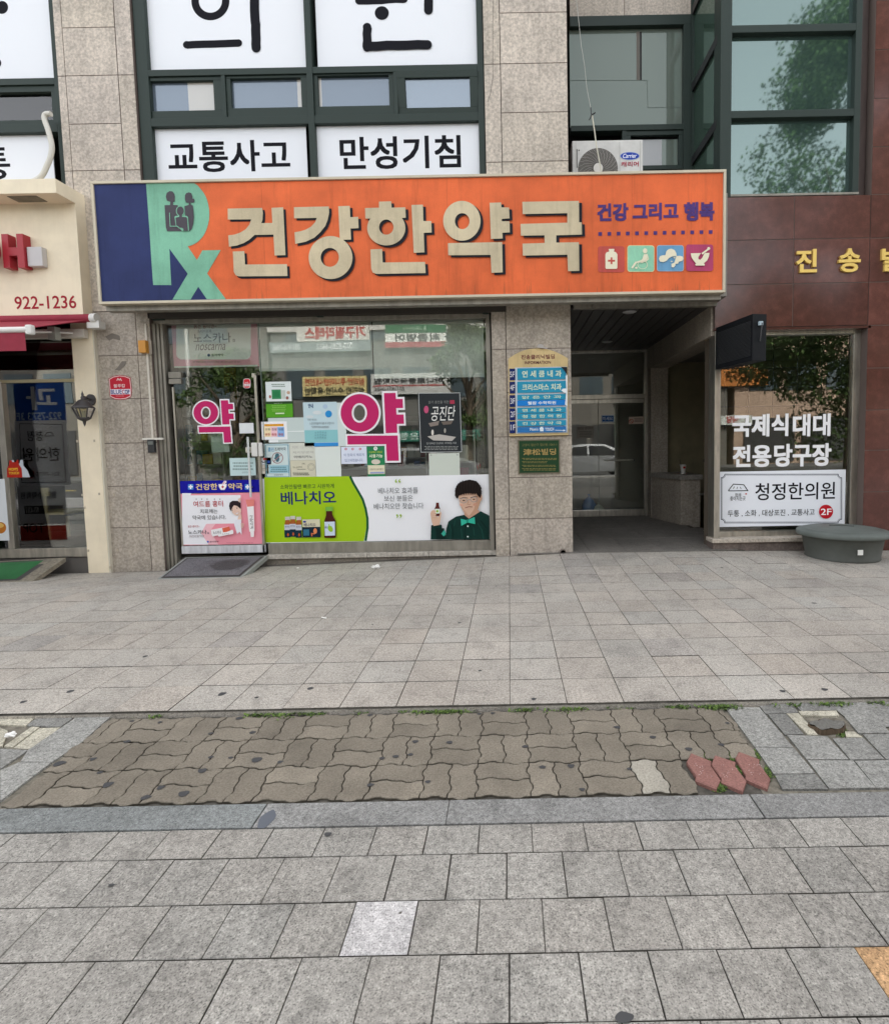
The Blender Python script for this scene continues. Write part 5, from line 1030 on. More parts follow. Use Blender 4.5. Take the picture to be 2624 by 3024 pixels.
b.box(-9.5,clx,6.27,6.33,zg1-.02,zg0,STEEL,1.0,.003); zq=P(100,1126,6.3)[1]; b.box(-9.5,clx,6.28,6.33,zq-.015,zq+.02,mat((.35,.30,.18),.4,.5)); b.box(P(18,1450,6.3)[0],P(36,1450,6.3)[0],6.27,6.33,zg0,zq,STEEL,1.0,.003); b.build('door_frame',CS)
b=MB(); b.box(-9.5,clx,6.30,6.308,zg0,zfb-.03,GLASS); b.build('pane',CS)
b=MB(); DK=mat((.035,.022,.014),.7); b.box(-9.5,-4.8,9.5,9.6,-.2,3,DK); b.box(-4.85,-4.75,6.4,9.6,-.2,3,DK); b.box(-9.5,-4.8,6.4,9.6,2.9,3,DK); b.box(-9.5,-4.85,6.36,9.5,-.15,-.06,mat((.07,.065,.06),.5)); b.box(-9.5,-9.4,6.4,9.6,-.2,3,DK); b.build('inner_room',CS)
# red 3-D letters
RL=mat((.38,.028,.04),.35,0,.3)
YL=6.06
a,c,z0_,z1_=RB(7,690,70,790,YL); 
b=MB(); H=[(0,0),(.27,0),(.30,.34),(.66,.34),(.66,0),(1,0),(1,1),(.72,1),(.72,.62),(.30,.62),(.28,1),(0,1)]
H=[(0,0),(.30,0),(.30,.36),(.68,.36),(.68,0),(1,0),(1,1),(.70,1),(.70,.60),(.30,.60),(.30,1),(0,1)]
b.fprism([(a+u*(c-a),z0_+v*(z1_-z0_)) for u,v in H],YL,6.158,RL); b.build('channel_letter',label='red box letter H on the cream fascia',cat='letter',group='red box letters')
b=MB(); n=26; cxg=a-.145; czg=(z0_+z1_)/2; ro,ri=.17,.085; q=[(cxg+.13*math.cos(t),czg+ro*math.sin(t)) for t in[2*math.pi*k/n for k in range(n)]]; b.fprism(q,YL,5.948,RL); b.build('channel_letter',label='red rounded box letter cut off by the left edge',cat='letter',group='red box letters')
b=MB(); a,c,z0_,z1_=RB(80,728,124,785,6.09); b.box(a,c,6.09,6.159,z0_,z1_,mat((.55,.53,.53),.5),1.0,.006); b.build('junction_box',label='pale grey box beside the red letter H on the cream fascia',cat='box')
f=Flat(6.159,.0005); f.text('922-1236',43,873,225,912,'9f2030',.012); f.build('phone_number',label='red telephone number 922-1236 painted on the cream fascia',cat='lettering')
# awning
AW=empty('awning',(-6,5.9,2.7),'half folded red awning under the cream fascia','awning')
ZA=Z(0,480,.2808); AR=mat((.30,.035,.058),.7,0,.2,'dust')
def pt(x,y_,Y): q=P(*ZA(x,y_),Y); return (q[0],Y,q[1])
b=MB(); A1=pt(940,1648,6.16); A2=pt(330,1735,5.65); zt=A1[2]
V=[(-9.5,6.18,zt),(A1[0],6.18,zt),(A2[0],5.65,A2[2]),(-9.5,5.65,A2[2]+.0)]
b.mesh([(x,y_,z+.004) for x,y_,z in V]+[(x,y_,z-.004) for x,y_,z in V],[(0,1,2,3),(7,6,5,4),(0,3,7,4),(1,5,6,2),(2,6,7,3),(0,4,5,1)],AR); b.build('canopy_cloth',AW)
b=MB(); b.tube([(-9.5,5.65,A2[2]-.02),(A2[0]-.02,5.65,A2[2]-.02)],.032,mat((.75,.73,.70),.4),12); b.lathe(0,0,[(0,0)],WPLAST,4) if False else None
b.box(A2[0]-.05,A2[0]+.02,5.62,5.68,A2[2]-.075,A2[2]+.03,WPLAST,1.0,.02); b.build('front_bar',AW)
b=MB(); x1_=A2[0]-.07; nn=24
for k in range(nn):
    xa_=-9.5+(x1_+9.5)*k/nn; xb_=-9.5+(x1_+9.5)*(k+1)/nn; b.face([(xa_,5.65+.012*math.sin(k*1.3),A2[2]-.24),(xb_,5.65+.012*math.sin((k+1)*1.3),A2[2]-.24),(xb_,5.645,A2[2]-.05),(xa_,5.645,A2[2]-.05)],AR,1.0,True)
b.build('valance',AW)
b=MB(); r0=pt(330,1735,6.16); b.tube([(-9.5,6.16,zt+.01),(A1[0]+.03,6.16,zt+.01)],.05,AR,12); b.build('cloth_roll',AW)
b=MB(); b.lathe(0,0,[(0,0)],WPLAST,4) if False else None; b.tube([(A1[0]+.03,6.16,zt+.01),(A1[0]+.09,6.16,zt+.01)],.055,WPLAST,14); b.box(-9.5,cr-.02,6.17,6.24,zt-.20,zt-.10,mat((.58,.54,.48),.5),1.0,.004); b.box(A1[0]-.02,A1[0]+.12,6.14,6.24,zt-.1,zt-.02,WPLAST); b.build('mounting_rail',AW)
b=MB(); e1=pt(560,1780,6.05); b.tube([(A1[0]-.2,6.16,zt-.15),e1,(A2[0]-.05,5.67,A2[2]-.04)],.014,WPLAST,8); b.box(e1[0]-.03,e1[0]+.05,6.01,6.09,e1[2]-.09,e1[2]+.05,mat((.45,.47,.44),.4,.5)); b.build('folding_arm',AW)
# carriage lamp
LP=empty('wall_lamp',(-4.95,6.1,1.8),'black carriage style wall lamp on the cream column','lamp')
cx,zc_=P(*L7(730,500),6.10); yl=6.10; s_=.339/FPX*yl; IR=mat((.045,.04,.04),.5)
def lz(y_): return P(*L7(730,y_),yl)[1]
b=MB(); bx2,bz2=P(*L7(788,385),6.235); b.lathe(0,0,[(0,0)],IR,4) if False else None
n=20; V=[(bx2+.055*math.cos(2*math.pi*k/n),yy,bz2+.066*math.sin(2*math.pi*k/n)) for yy in(6.25,6.23) for k in range(n)]; b.mesh(V,[(k,(k+1)%n,n+(k+1)%n,n+k) for k in range(n)]+[tuple(range(n,2*n))],IR); b.build('back_plate',LP)
b=MB(); b.tube([(bx2,6.235,bz2),(bx2-.01,6.16,bz2+.03),(cx+.02,6.11,lz(372)),(cx,yl,lz(392))],.012,IR,8); b.build('bracket_arm',LP)
b=MB(); b.lathe(cx,yl,[(.115,lz(458)),(.118,lz(450)),(.085,lz(430)),(.07,lz(408)),(.05,lz(392)),(.02,lz(380)),(.022,lz(365)),(.012,lz(350)),(.014,lz(335)),(.006,lz(320)),(.0,lz(298))],IR,6); b.build('roof',LP)
b=MB(); n=6; r1,r2=.105,.06; z1_,z2_=lz(458),lz(545)
V=[(cx+r*math.cos(2*math.pi*k/n+.5),yl+r*math.sin(2*math.pi*k/n+.5),z) for r,z in((r1*.96,z1_),(r2*.95,z2_)) for k in range(n)]
b.mesh(V,[(k,(k+1)%n,n+(k+1)%n,n+k) for k in range(n)],glass_mat('lamp_glass',None,(1,1,1),(.62,.60,.48),1.5,.05)); b.build('glass_panes',LP)
b=MB()
for k in range(n):
    b.tube([(cx+r1*math.cos(2*math.pi*k/n+.5),yl+r1*math.sin(2*math.pi*k/n+.5),z1_),(cx+r2*math.cos(2*math.pi*k/n+.5),yl+r2*math.sin(2*math.pi*k/n+.5),z2_)],.0065,IR,6)
b.lathe(cx,yl,[(.064,z2_+.006),(.068,z2_-.004),(.045,lz(562)),(.018,lz(572)),(.014,lz(590)),(.008,lz(605)),(0,lz(620))],IR,12); b.lathe(cx,yl,[(.02,z2_),(.02,z2_+.08),(0,z2_+.09)],mat((.6,.58,.5),.5),10); b.build('cage',LP)
# sticker, alarm, door bell etc. on pier
f=Flat(Yf-.004,.0006,tr=L7)
oct_=[(945,200),(985,178),(1040,168),(1095,175),(1138,192),(1150,290),(1143,360),(1100,380),(1050,386),(1000,382),(958,362)]
f.poly(oct_,'a03038'); cxo,cyo=1046,276; f.poly([(cxo+(x-cxo)*.95,cyo+(y_-cyo)*.95) for x,y_ in oct_],'e8c8c8'); f.poly([(cxo+(x-cxo)*.89,cyo+(y_-cyo)*.89) for x,y_ in oct_],'c02c3c'); f.rect(962,292,1135,338,'e6e0ea'); f.text('BLUE',966,297,1062,335,'2a3a7a',.02); f.text('C',1064,297,1088,335,'b03040',.02); f.text('OP',1090,297,1130,335,'2a3a7a',.02); f.text('블루캅',992,248,1092,278,'f0d8d8',.012); f.line([(1020,218),(1030,200),(1042,214),(1052,202),(1062,220)],8,'f0c8c8'); f.blur(1012,348,1085,356,'e8a8a8',1)
f.build('security_plate',label='red shield shaped BLUECOP plate on the stone pier',cat='sign')
b=MB(); a,c,z0_,z1_=RB(411,1005,433,1042,Yf-.05); b.box(a,c,Yf-.07,Yf-.01,z0_,z1_,mat((.62,.27,.03),.35),1.0,.008); o=b.build('alarm_beacon',label='orange alarm beacon on the stone pier left of the door',cat='alarm'); b=MB(); b.box(a,c+.03,Yf-.012,Yf,z0_-.005,z1_+.005,mat((.4,.36,.3),.5)); b.build('back_plate',o)
b=MB(); a,c,z0_,z1_=RB(435,1298,455,1337,Yf-.04); b.box(a,c,Yf-.04,Yf,z0_,z1_,BLACK,1.0,.004); o=b.build('card_reader',label='small black card reader on the stone pier',cat='card reader'); b=MB(); b.box(a+.01,c-.01,Yf-.042,Yf-.039,z1_-.06,z1_-.02,mat((.14,.15,.14),.3)); b.build('screen',o)
b=MB(); q=[(456,1052),(468,1200),(480,1290)]; pts=[(P(x,y_,Yf-.01)[0],Yf-.012,P(x,y_,Yf-.01)[1]) for x,y_ in((452,960),(461,1100),(474,1290))]
xq=-4.235; b.box(xq,xq+.022,Yf-.016,Yf-.001,P(470,1294,Yf)[1],2.85,mat((.62,.58,.50),.5)); b.box(P(425,1294,Yf)[0],P(485,1294,Yf)[0],Yf-.03,Yf-.001,P(455,1299,Yf)[1],P(455,1293,Yf)[1],mat((.68,.65,.58),.5)); b.build('cable_duct',label='pale cable duct running down the stone pier beside the door',cat='duct')
# ---- ramp mats
def ramp(quad,hz,label,matc,inset,name='entrance_ramp',bodym=None):
    e=empty(name,(0,0,0),label,'ramp')
    q=quad; cx=sum(p[0] for p in q)/4; cy=sum(p[1] for p in q)/4; e.location=(cx,cy,q[0][2])
    bodym=bodym or mat((.30,.31,.29),.7,0,.3,'dust'); b=MB()
    base=[(x,y_,z-hh-.05) for (x,y_,z),hh in zip(q,(0,0,hz,hz))]
    V=[tuple(p) for p in q]+base; b.mesh(V,[(0,1,2,3),(7,6,5,4),(0,4,5,1),(1,5,6,2),(2,6,7,3),(3,7,4,0)],bodym); b.build('ramp_body',e)
    def L(u,v,d): 
        p=[q[0][i]*(1-u)*(1-v)+q[1][i]*u*(1-v)+q[2][i]*u*v+q[3][i]*(1-u)*v for i in range(3)]; return (p[0],p[1],p[2]+d)
    u0,u1,v0,v1=inset
    b=MB(); 
    def quad_(a0,a1,c0,c1,d,m): b.face([L(a0,c0,d),L(a1,c0,d),L(a1,c1,d),L(a0,c1,d)],m)
    quad_(u0,u1,v0,v1,.004,mat((.055,.05,.048),.7)); quad_(u0+.03,u1-.03,v0+.05,v1-.05,.007,matc)
    n=26
    for k in range(n):
        va=v0+.06+(v1-v0-.12)*k/n; vb=va+(v1-v0-.12)/n*.45; quad_(u0+.035,u1-.035,va,vb,.0095,matc)
    b.build('rubber_mat',e)
    return e,L
q=[(*G(470,1708,-.03),-.03),(*G(715,1704,-.02),-.02),(-3.10+.0,6.32,.09),(P(555,1642,6.32)[0],6.32,.09)]
q=[(-3.82,5.72,-.045),(-2.90,5.74,-.02),(-2.995+.03,6.33,.085),(-3.93+.06,6.33,.08)]
# measured outline: front edge 463..712 at y 1708, back edge 545..790 at y 1645
fr0=G(463,1711,-.04); fr1=G(712,1706,-.03); yb_=6.33
q=[(fr0[0],fr0[1],-.04),(fr1[0],fr1[1],-.03),(P(790,1642,yb_)[0],yb_,P(790,1641,yb_)[1]),(P(548,1648,yb_)[0],yb_,P(548,1646,yb_)[1])]
e,L=ramp(q,.0,'grey sloping ramp with a worn ribbed rubber mat before the pharmacy door',mat((.235,.225,.24),.75,0,.3,'tile2'),(.03,.97,.04,.96))
b=MB()
for k in range(22):   # dark worn-through patch
    v=.30+.5*k/22; hw=.22*math.sqrt(max(0,1-((k-11)/11.5)**2))*(.8+.4*rng.rand()); b.face([L(.68-hw,v,.0115),(L(.70+hw*.8,v,.0115)),L(.70+hw*.8,v+.011,.0115),L(.68-hw,v+.011,.0115)],mat((.075,.07,.07),.7))
b.build('worn_patch',e)
fr1=G(92,1718,-.06); q=[(-7.5,fr1[1]-.02,-.075),(fr1[0],fr1[1],-.06),(P(190,1650,6.2)[0],6.22,P(190,1650,6.2)[1]+.01),(-7.5,6.22,.03)]
ramp(q,0,'green matted sloping ramp before the cream shop',mat((.035,.16,.055),.7,0,.3,'dust'),(.0,.93,.06,.94),bodym=mat((.25,.22,.17),.8,0,.3,'stone'))
# chair inside the cream shop
CH=empty('wooden_chair',(-6.0,7.0,-.06),'pale wooden chair seen through the glass of the cream shop','chair'); WD=mat((.78,.62,.36),.5,0,.4,'wood')
yc=6.48
def cp(x,y_,Y=yc): q=P(*L7(x,y_),Y); return (q[0],Y,q[1])
zseat=cp(300,1370)[2]
b=MB(); b.tube([cp(225,1610),cp(232,1480),cp(222,1370),cp(190,1180)],.02,WD,8); b.build('leg',CH); b=MB(); b.tube([cp(420,1610),cp(405,1400),cp(385,1190)],.02,WD,8); b.build('leg',CH)
b=MB(); b.tube([cp(600,1575,6.85),cp(585,1400,6.85)],.02,WD,8); b.build('leg',CH); b=MB(); b.tube([cp(300,1560,6.85),cp(300,1400,6.85)],.02,WD,8); b.build('leg',CH)
b=MB(); p0=cp(175,1155); p1=cp(430,1225); b.box(p0[0],p1[0],yc-.015,yc+.015,p1[2],p0[2],WD,1.0,.02); b.build('backrest',CH)
p0=cp(205,1380); p1=cp(425,1380); b=MB(); b.box(p0[0]-.02,p1[0]+.2,yc-.02,yc+.42,zseat-.03,zseat,WD,1.0,.01); b.build('seat',CH)
b=MB(); b.tube([cp(225,1445),cp(410,1455)],.01,WD,8); b.build('stretcher',CH)
# apron-shaped tag on the glass of the cream shop
f=Flat(6.27,.0008,tr=L7); f.poly([(65,1060),(68,985),(95,940),(100,912),(120,910),(128,940),(170,940),(178,910),(200,908),(205,960),(240,1000),(262,1060)],'b8c0c8'); f.poly([(62,1062),(62,985),(80,950),(82,912),(98,910),(110,928),(140,928),(148,908),(160,908),(165,945),(190,985),(196,1062)],'a8281c'); f.text('MOM\'S',78,978,158,1003,'e8b83a',.03); f.text('TOUCH',78,1012,168,1035,'e8b83a',.03); f.build('apron_tag',label='small red apron shaped tag on the cream shop glass',cat='sign')
f=Flat(6.27,.0008,tr=L7); f.rect(-60,1075,62,1612,'d8dce0',.002); f.ell(5,1500,50,50,'b8702a'); f.ell(-5,1480,40,22,'d8b060'); f.build('food_poster',label='white food poster at the lower left edge of the picture',cat='poster')

# ---------------------------------------------------------------- information board and plaque
f=Flat(Yf-.035,.0009,tr=Z(1440,880,.2712)); GD='d8b878'
top=[(222,660),(300,610),(380,572),(460,553),(545,547),(640,556),(720,578),(800,615),(870,655)]
q=[P(*f.tr(*p),f.Y) for p in top+[(875,1492),(238,1505)]]; f.b.fprism(q[::-1],f.Y,Yf,mat((.66,.50,.24),.45,0,.4,'sign')); f.k=1
f.text('진송클리닉빌딩',362,615,725,665,'6a2038',.014); f.text('INFORMATION',400,685,684,718,'5a1c30',.01)
f.rect(300,752,862,1472,'c9d2da')
for i,(t,y0_) in enumerate((('5F',768),('4F',912),('3F',1058),('2F',1202),('1F',1345))): f.rect(236,y0_,298,y0_+128,'1d2a5f'); f.text(t,240+i*2,y0_+34,290+i*2,y0_+94,'e8e8ec',.0)
TQ='2f93b4'; WC='d8e4c8'
rowsI=[('연 세 쿰 내 과',762,888,TQ),('크리스마스 치과',908,1030,TQ),('맑 은 안 과',1050,1108,TQ),('웰팜 수학학원',1112,1172,'1f7fd0'),('연 세 쿰 내 과',1192,1250,TQ),('청 정 한 의 원',1256,1316,TQ),('건 강 한 약 국',1334,1392,TQ),('',1402,1462,'2f72b0')]
for t,y0_,y1_,c_ in rowsI:
    f.rect(320,y0_,848,y1_,c_)
    if t:
        h=(y1_-y0_); x0_,x1_=(372,800) if '웰' not in t else (432,738); f.text(t,x0_,y0_+h*.22,x1_,y0_+h*.80,WC if '웰' not in t else 'eef4f8',.022)
f.text("Mom's",456,1412,545,1445,'e8f0f4',.02); f.text('TOUCH',620,1412,715,1445,'e8f0f4',.02); f.poly([(566,1452),(560,1418),(575,1402),(592,1402),(606,1418),(604,1452)],'d8e4ec'); f.line([(728,1440),(820,1442)],6,'d8e4ec'); f.poly([(818,1430),(845,1442),(818,1454)],'d8e4ec')
f.poly([(790,754),(862,754),(860,840),(840,810),(820,780)],'2a2a2e'); f.poly([(795,1010),(812,990),(860,986),(862,1035),(830,1035)],'eef2f4'); f.poly([(842,850),(862,842),(862,1180),(836,1165),(850,1010)],'dfe5e8')
f.poly([(532,540),(545,512),(570,505),(600,515),(608,540),(650,545),(640,558)],'b8b4b0')
f.build('information_board',label='arched gold information board listing the floors 5F to 1F on the pier',cat='sign')
f=Flat(Yf-.018,.0008,tr=Z(1440,880,.2712)); a,c,z0_,z1_=f.RB(328,1540,784,1912); f.b.box(a,c,Yf-.02,Yf,z0_,z1_,mat((.17,.15,.10),.4,.4)); f.k=4
f.rect(342,1553,772,1900,'27432b'); GT='7f7a4a'; f.text('고양시 일산구 일산동 1061-1',370,1583,748,1612,GT); f.text('津松빌딩',385,1640,740,1710,'a8905a',.02); f.blur(372,1740,748,1765,GT,2); f.blur(372,1775,650,1800,GT,2); f.blur(372,1815,748,1840,GT,2); f.blur(372,1850,748,1880,GT,2)
f.build('green_plaque',label='dark green metal plaque reading 津松빌딩 below the information board',cat='plaque')
b=MB(); px_,py_=Z(1640,880,.3875)(55,1938); cxp,czp=P(px_,py_,Yf-.03); n=20
V=[(cxp+r*math.cos(2*math.pi*k/n),yy,czp+r*math.sin(2*math.pi*k/n)) for r,yy in((.038,Yf+.01),(.038,Yf-.06),(.031,Yf-.06),(.031,Yf-.0)) for k in range(n)]
b.mesh(V,[(i*n+k,i*n+(k+1)%n,(i+1)*n+(k+1)%n,(i+1)*n+k) for i in range(3) for k in range(n)],mat((.16,.13,.11),.6),sm=True); b.mesh([V[3*n+k] for k in range(n)],[tuple(range(n))],mat((.004,.004,.004),.9)); b.build('drain_pipe',label='short round drain pipe end at the foot of the stone pier',cat='pipe')

# ---------------------------------------------------------------- air conditioner
AC=empty('air_conditioner',(1.2,6.7,4.12),'white outdoor air conditioner unit standing above the orange sign','air conditioner')
ya=6.50; a,c,z0_,z1_=RB(1689,413,1898,545,ya); z0_=4.121; qa=Z(1600,0,.3348)
b=MB(); b.box(a,c,ya,ya+.32,z0_,z1_,mat((.62,.61,.58),.45,0,.4,'dust'),1.0,.012); b.build('casing',AC)
f=Flat(ya-.001,.0008,tr=qa); f.rect(682,1248,686,1520,'a8a6a0'); f.rect(862,1240,866,1520,'b0aea8'); f.rect(296,1250,299,1520,'b0aea8'); f.rect(303,1315,312,1480,'6a6a68'); f.ell(325,1325,6,6,'3a3a3a',12); f.build('panel_seam',AC)
ctr=P(*qa(492,1488),ya); R_=P(*qa(668,1488),ya)[0]-ctr[0]
b=MB(); n=48; V=[(ctr[0]+R_*math.cos(2*math.pi*k/n),ya-.002,ctr[1]+R_*math.sin(2*math.pi*k/n)) for k in range(n)]; b.mesh(V,[tuple(range(n))],mat((.05,.045,.04),.6)); b.build('fan_well',AC)
b=MB(); GM=mat((.30,.28,.25),.5)
for i in range(1,13):
    rr=R_*(.28+.72*i/12.5); nn=48; V=[(ctr[0]+r_*math.cos(2*math.pi*k/nn),ya-.014,ctr[1]+r_*math.sin(2*math.pi*k/nn)) for r_ in(rr-.0022,rr+.0022) for k in range(nn)]; b.mesh(V,[(k,(k+1)%nn,nn+(k+1)%nn,nn+k) for k in range(nn)],GM)
for k in range(26):
    t=2*math.pi*k/26; pts=[(ctr[0]+R_*u*math.cos(t+u*.9),ya-.016,ctr[1]+R_*u*math.sin(t+u*.9)) for u in(.22,.45,.7,.98)]; b.tube(pts,.0028,GM,5,cap=False)
b.build('fan_grille',AC)
b=MB(); n=24; V=[(ctr[0]+R_*.24*math.cos(2*math.pi*k/n),yy,ctr[1]+R_*.24*math.sin(2*math.pi*k/n)) for yy in(ya,ya-.022) for k in range(n)]; b.mesh(V,[(k,(k+1)%n,n+(k+1)%n,n+k) for k in range(n)]+[tuple(range(n,2*n))],mat((.60,.57,.52),.4)); b.build('fan_hub',AC)
f=Flat(ya-.002,.0008,tr=qa); f.ell(773,1374,86,35,'8f9fd0'); f.ell(773,1374,80,31,'2a44a0'); f.text('Carrier',712,1354,835,1392,'eef0fa',.012,.3); f.text('캐리어',696,1424,850,1468,'a83248',.02); f.build('logo',AC)
b=MB(); pts=[(295,-60),(322,180),(345,400),(372,560),(395,780),(430,960)]; b.tube([(P(*qa(*p),6.36)[0],6.36,P(*qa(*p),6.36)[1]) for p in pts],.0035,mat((.42,.42,.38),.6),6)
p2=[(440,1010),(462,1150),(480,1290),(505,1420),(520,1500),(522,1530)]; b.tube([(P(*qa(*p),6.36)[0],6.36,P(*qa(*p),6.36)[1]) for p in p2],.0075,mat((.60,.57,.46),.6),6); b.tube([(P(*qa(*p),6.36)[0],6.36,P(*qa(*p),6.36)[1]) for p in((430,945),(433,1000),(440,1015))],.006,BLACK,6)
k0=[(P(*qa(*p),6.355)[0],6.355,P(*qa(*p),6.355)[1]) for p in((416,1055),(440,1010),(470,990))]; b.tube(k0,.007,BLACK,6); b.build('hanging_cable',label='thin cable tied with black tape hanging before the air conditioner',cat='cable')
b=MB(); pts=[(1185,-40),(1183,300),(1184,450),(1172,540),(1152,600)]; b.tube([(P(*B_(*p),6.28)[0],6.28,P(*B_(*p),6.28)[1]) for p in pts],.0022,BLACK,5); b.build('wire',label='thin dark wire hanging down the upper stone pier',cat='wire')

# ---------------------------------------------------------------- display board (seen from the side / back)
ZR=Z(2060,880,.3972)
yb1=5.55
def pr(x,y_,Y): q=P(*ZR(x,y_),Y); return (q[0],Y,q[1])
# board stands out from the wall at right angles: far end at the wall, near end towards the street
n0=pr(408,96,5.60); n1=pr(412,440,5.60); w0=pr(135,240,6.26); w1=pr(135,552,6.26)
xw=w0[0]; xn=n0[0]; zt_=(n0[2]+w0[2])/2; zb_=(n1[2]+w1[2])/2
DB=empty('display_board',((xw+xn)/2,5.95,zb_),'black ribbed display board sticking out over the right window','display board')
d=Vector((xn-xw,5.60-6.26,0)); Lb=d.length; d.normalize(); nrm=Vector((-d.y,d.x,0)); nrm=nrm if nrm.x>0 else -nrm
def bb(mb,s0,s1,t0,t1,z0,z1,m):
    V=[]
    for z in(z0,z1):
        for t in(t0,t1):
            for s_ in(s0,s1): p=Vector((xw,6.26,0))+d*s_+nrm*t; V.append((p.x,p.y,z))
    mb.mesh(V,[(0,2,3,1),(4,5,7,6),(0,1,5,4),(2,6,7,3),(0,4,6,2),(1,3,7,5)],m)
b=MB(); BK=mat((.010,.011,.013),.5,0,.15); bb(b,0,Lb,.012,.16,zb_,zt_,BK); bb(b,0,Lb,0,.012,zt_-.05,zt_,BK); bb(b,0,Lb,0,.012,zb_,zb_+.05,BK); bb(b,0,.03,0,.012,zb_+.05,zt_-.05,BK); bb(b,Lb-.03,Lb,0,.012,zb_+.05,zt_-.05,BK); b.build('housing',DB)
b=MB(); n=26
for k in range(n): z=zb_+.055+(zt_-zb_-.11)*k/n; bb(b,.03,Lb-.03,-.004,.011,z,z+(zt_-zb_-.11)/n*.5,mat((.040,.042,.045),.4,0,.3))
b.build('ribs',DB)
b=MB(); p=Vector((xw,6.26,0))+d*(Lb+.012)+nrm*.08; b.tube([(p.x,p.y,zt_-.08),(p.x+.01,p.y-.02,zt_-.10),(p.x,p.y,zt_-.28)],.006,BLACK,6); b.box(p.x-.02,p.x+.02,p.y-.02,p.y+.01,zt_-.12,zt_-.08,mat((.4,.5,.55),.4)); b.build('cable_gland',DB)
# ---------------------------------------------------------------- round tub
TB=empty('plastic_tub',(3.72,6.0,0),'large round grey green plastic tub with its lid on the pavement','tub'); TM=mat((.105,.115,.105),.55,0,.4,'dust')
cx,cy=3.80,6.02; sxx,syy,an=1.0,.90,math.radians(-14)
cx,cy=3.765,5.93
b=MB(); z0=.0; b.lathe(cx,cy,[(0,z0+.004),(.365,z0+.004),(.378,z0+.02),(.370,z0+.03),(.412,z0+.285),(.43,z0+.297)],mat((.085,.090,.080),.6,0,.3,'dust'),64,sxx,syy,an); b.build('tub_body',TB)
b=MB(); z1=z0+.30; b.lathe(cx,cy,[(.42,z1-.03),(.462,z1-.034),(.470,z1-.024),(.468,z1+.010),(.452,z1+.022),(.40,z1+.032),(.385,z1+.040),(.37,z1+.034),(.34,z1+.040),(0,z1+.052)],mat((.125,.142,.130),.55,0,.3,'dust'),64,sxx,syy,an); b.build('lid',TB)
b=MB(); t=np.linspace(.3,2.0,10); b.tube([(cx+.17*math.cos(a_),cy+.02+.11*math.sin(a_),z1+.053) for a_ in t],.010,mat((.10,.11,.10),.5),8); b.build('lid_ridge',TB)
b=MB(); a_=-1.22; px_,pz_=ZR(1204,1892); 
sx_,sz_=P(px_,pz_,5.565); b.box(sx_-.028,sx_+.028,5.555,5.56,sz_-.028,sz_+.028,mat((.8,.8,.76),.5)); b.build('price_sticker',TB)

# ---------------------------------------------------------------- far side of the street (seen in the glass)
YO=-16.2; VO=2*YS-YO
def opp(x0,x1,h,col,label,seed,fl=3.1,win=(.06,.08,.09)):
    r=np.random.RandomState(seed); e=empty('street_building',((x0+x1)/2,YO-4,-.1),label,'building')
    b=MB(); b.box(x0,x1,YO-9,YO,-.2,h,mat(col,.8,0,.3,'plaster')); b.build('wall',e); b=MB(); z=fl
    k=0
    while z<h-1:
        x=x0+.8
        while x<x1-1.6:
            b.box(x,x+1.5,YO,YO+.05,z+.9,z+2.5,mat(win,.15)); x+=2.1
        z+=fl
    b.build('windows',e); b=MB(); x=x0+.5
    while x<x1-3: b.box(x,x+2.8,YO,YO+.06,.1,2.5,mat((.05,.05,.05),.2)); x+=3.2
    b.build('shop_windows',e); b=MB(); b.box(x0-.1,x1+.1,YO-9.1,YO+.15,h,h+.4,mat((.5,.48,.45),.8)); b.build('parapet',e)
opp(-30,-13,8.5,(.135,.125,.108),'beige building across the street, left one in the reflections',1)
opp(-12.8,1.5,7.6,(.14,.137,.125),'grey building with many shop signs across the street',2)
opp(1.8,12,7.2,(.135,.125,.108),'pale building across the street behind the trees',3)
opp(12.4,28,8.2,(.42,.30,.22),'brown building across the street, right one in the reflections',4)
def osign(px0,py0,px1,py1,bgc,label,draw):
    f=Flat(YO+.25,.002,virt=VO); a,c,z0_,z1_=RB(px0,py0,px1,py1,VO); f.b.box(a,c,YO+.06,YO+.25,z0_,z1_,mat(bgc,.6)); draw(f); f.build('shop_sign',label=label,cat='sign',group='shop signs across the street')
osign(880,960,1092,1008,'c9c6be','pale sign with red letters 기구필라테스 across the street',lambda f:f.text('기구필라테스',905,966,1082,1003,'b03a3a',.03))
osign(800,1010,1096,1040,'7f8a8a','grey sign with phone numbers across the street',lambda f:(f.text('070-8285-6652',940,1015,1045,1033,'e8ecec',.01),f.text('031-916-7866',810,1018,890,1036,'e8ecec',.01)))
def _o(f): f.rect(1140,962,1318,986,'2f6a48'); f.rect(1140,1012,1318,1028,'a84a50'); f.text('최종영어',1170,988,1300,1010,'3a3a3c',.02); f.text('중·고등 내신·수능',1190,968,1262,980,'c8dcc8')
osign(1140,964,1318,1027,'dcdcd6','green white and red sign 최종영어 across the street',_o)
osign(898,1113,1085,1170,'c8b880','cream sign with red and black class names across the street',lambda f:(f.text('심리반·주니어반·내신반',905,1118,1080,1140,'a83a2c',.02),f.text('성인반·수시반·유학반',905,1144,1080,1166,'2a2824',.02)))
def _p(f): f.rect(1104,1138,1318,1141,'b03a3a'); f.text('하나로중국어학원',1108,1116,1310,1134,'2a2a2c',.02); f.text('031)931-0605',1110,1145,1196,1158,'3a3a3c')
osign(1098,1104,1330,1165,'b8b8b4','white sign 하나로중국어학원 with a red line across the street',_p)
osign(1160,1270,1420,1302,'1f6a58','green bank sign 하나은행 across the street',lambda f:f.text('하나은행',1180,1276,1300,1298,'b8ccc4',.02))
osign(2125,1085,2262,1140,'b8702a','orange fascia sign across the street at the right',lambda f:f.text('노래방 주점',2140,1098,2240,1125,'6a3a14',.02))
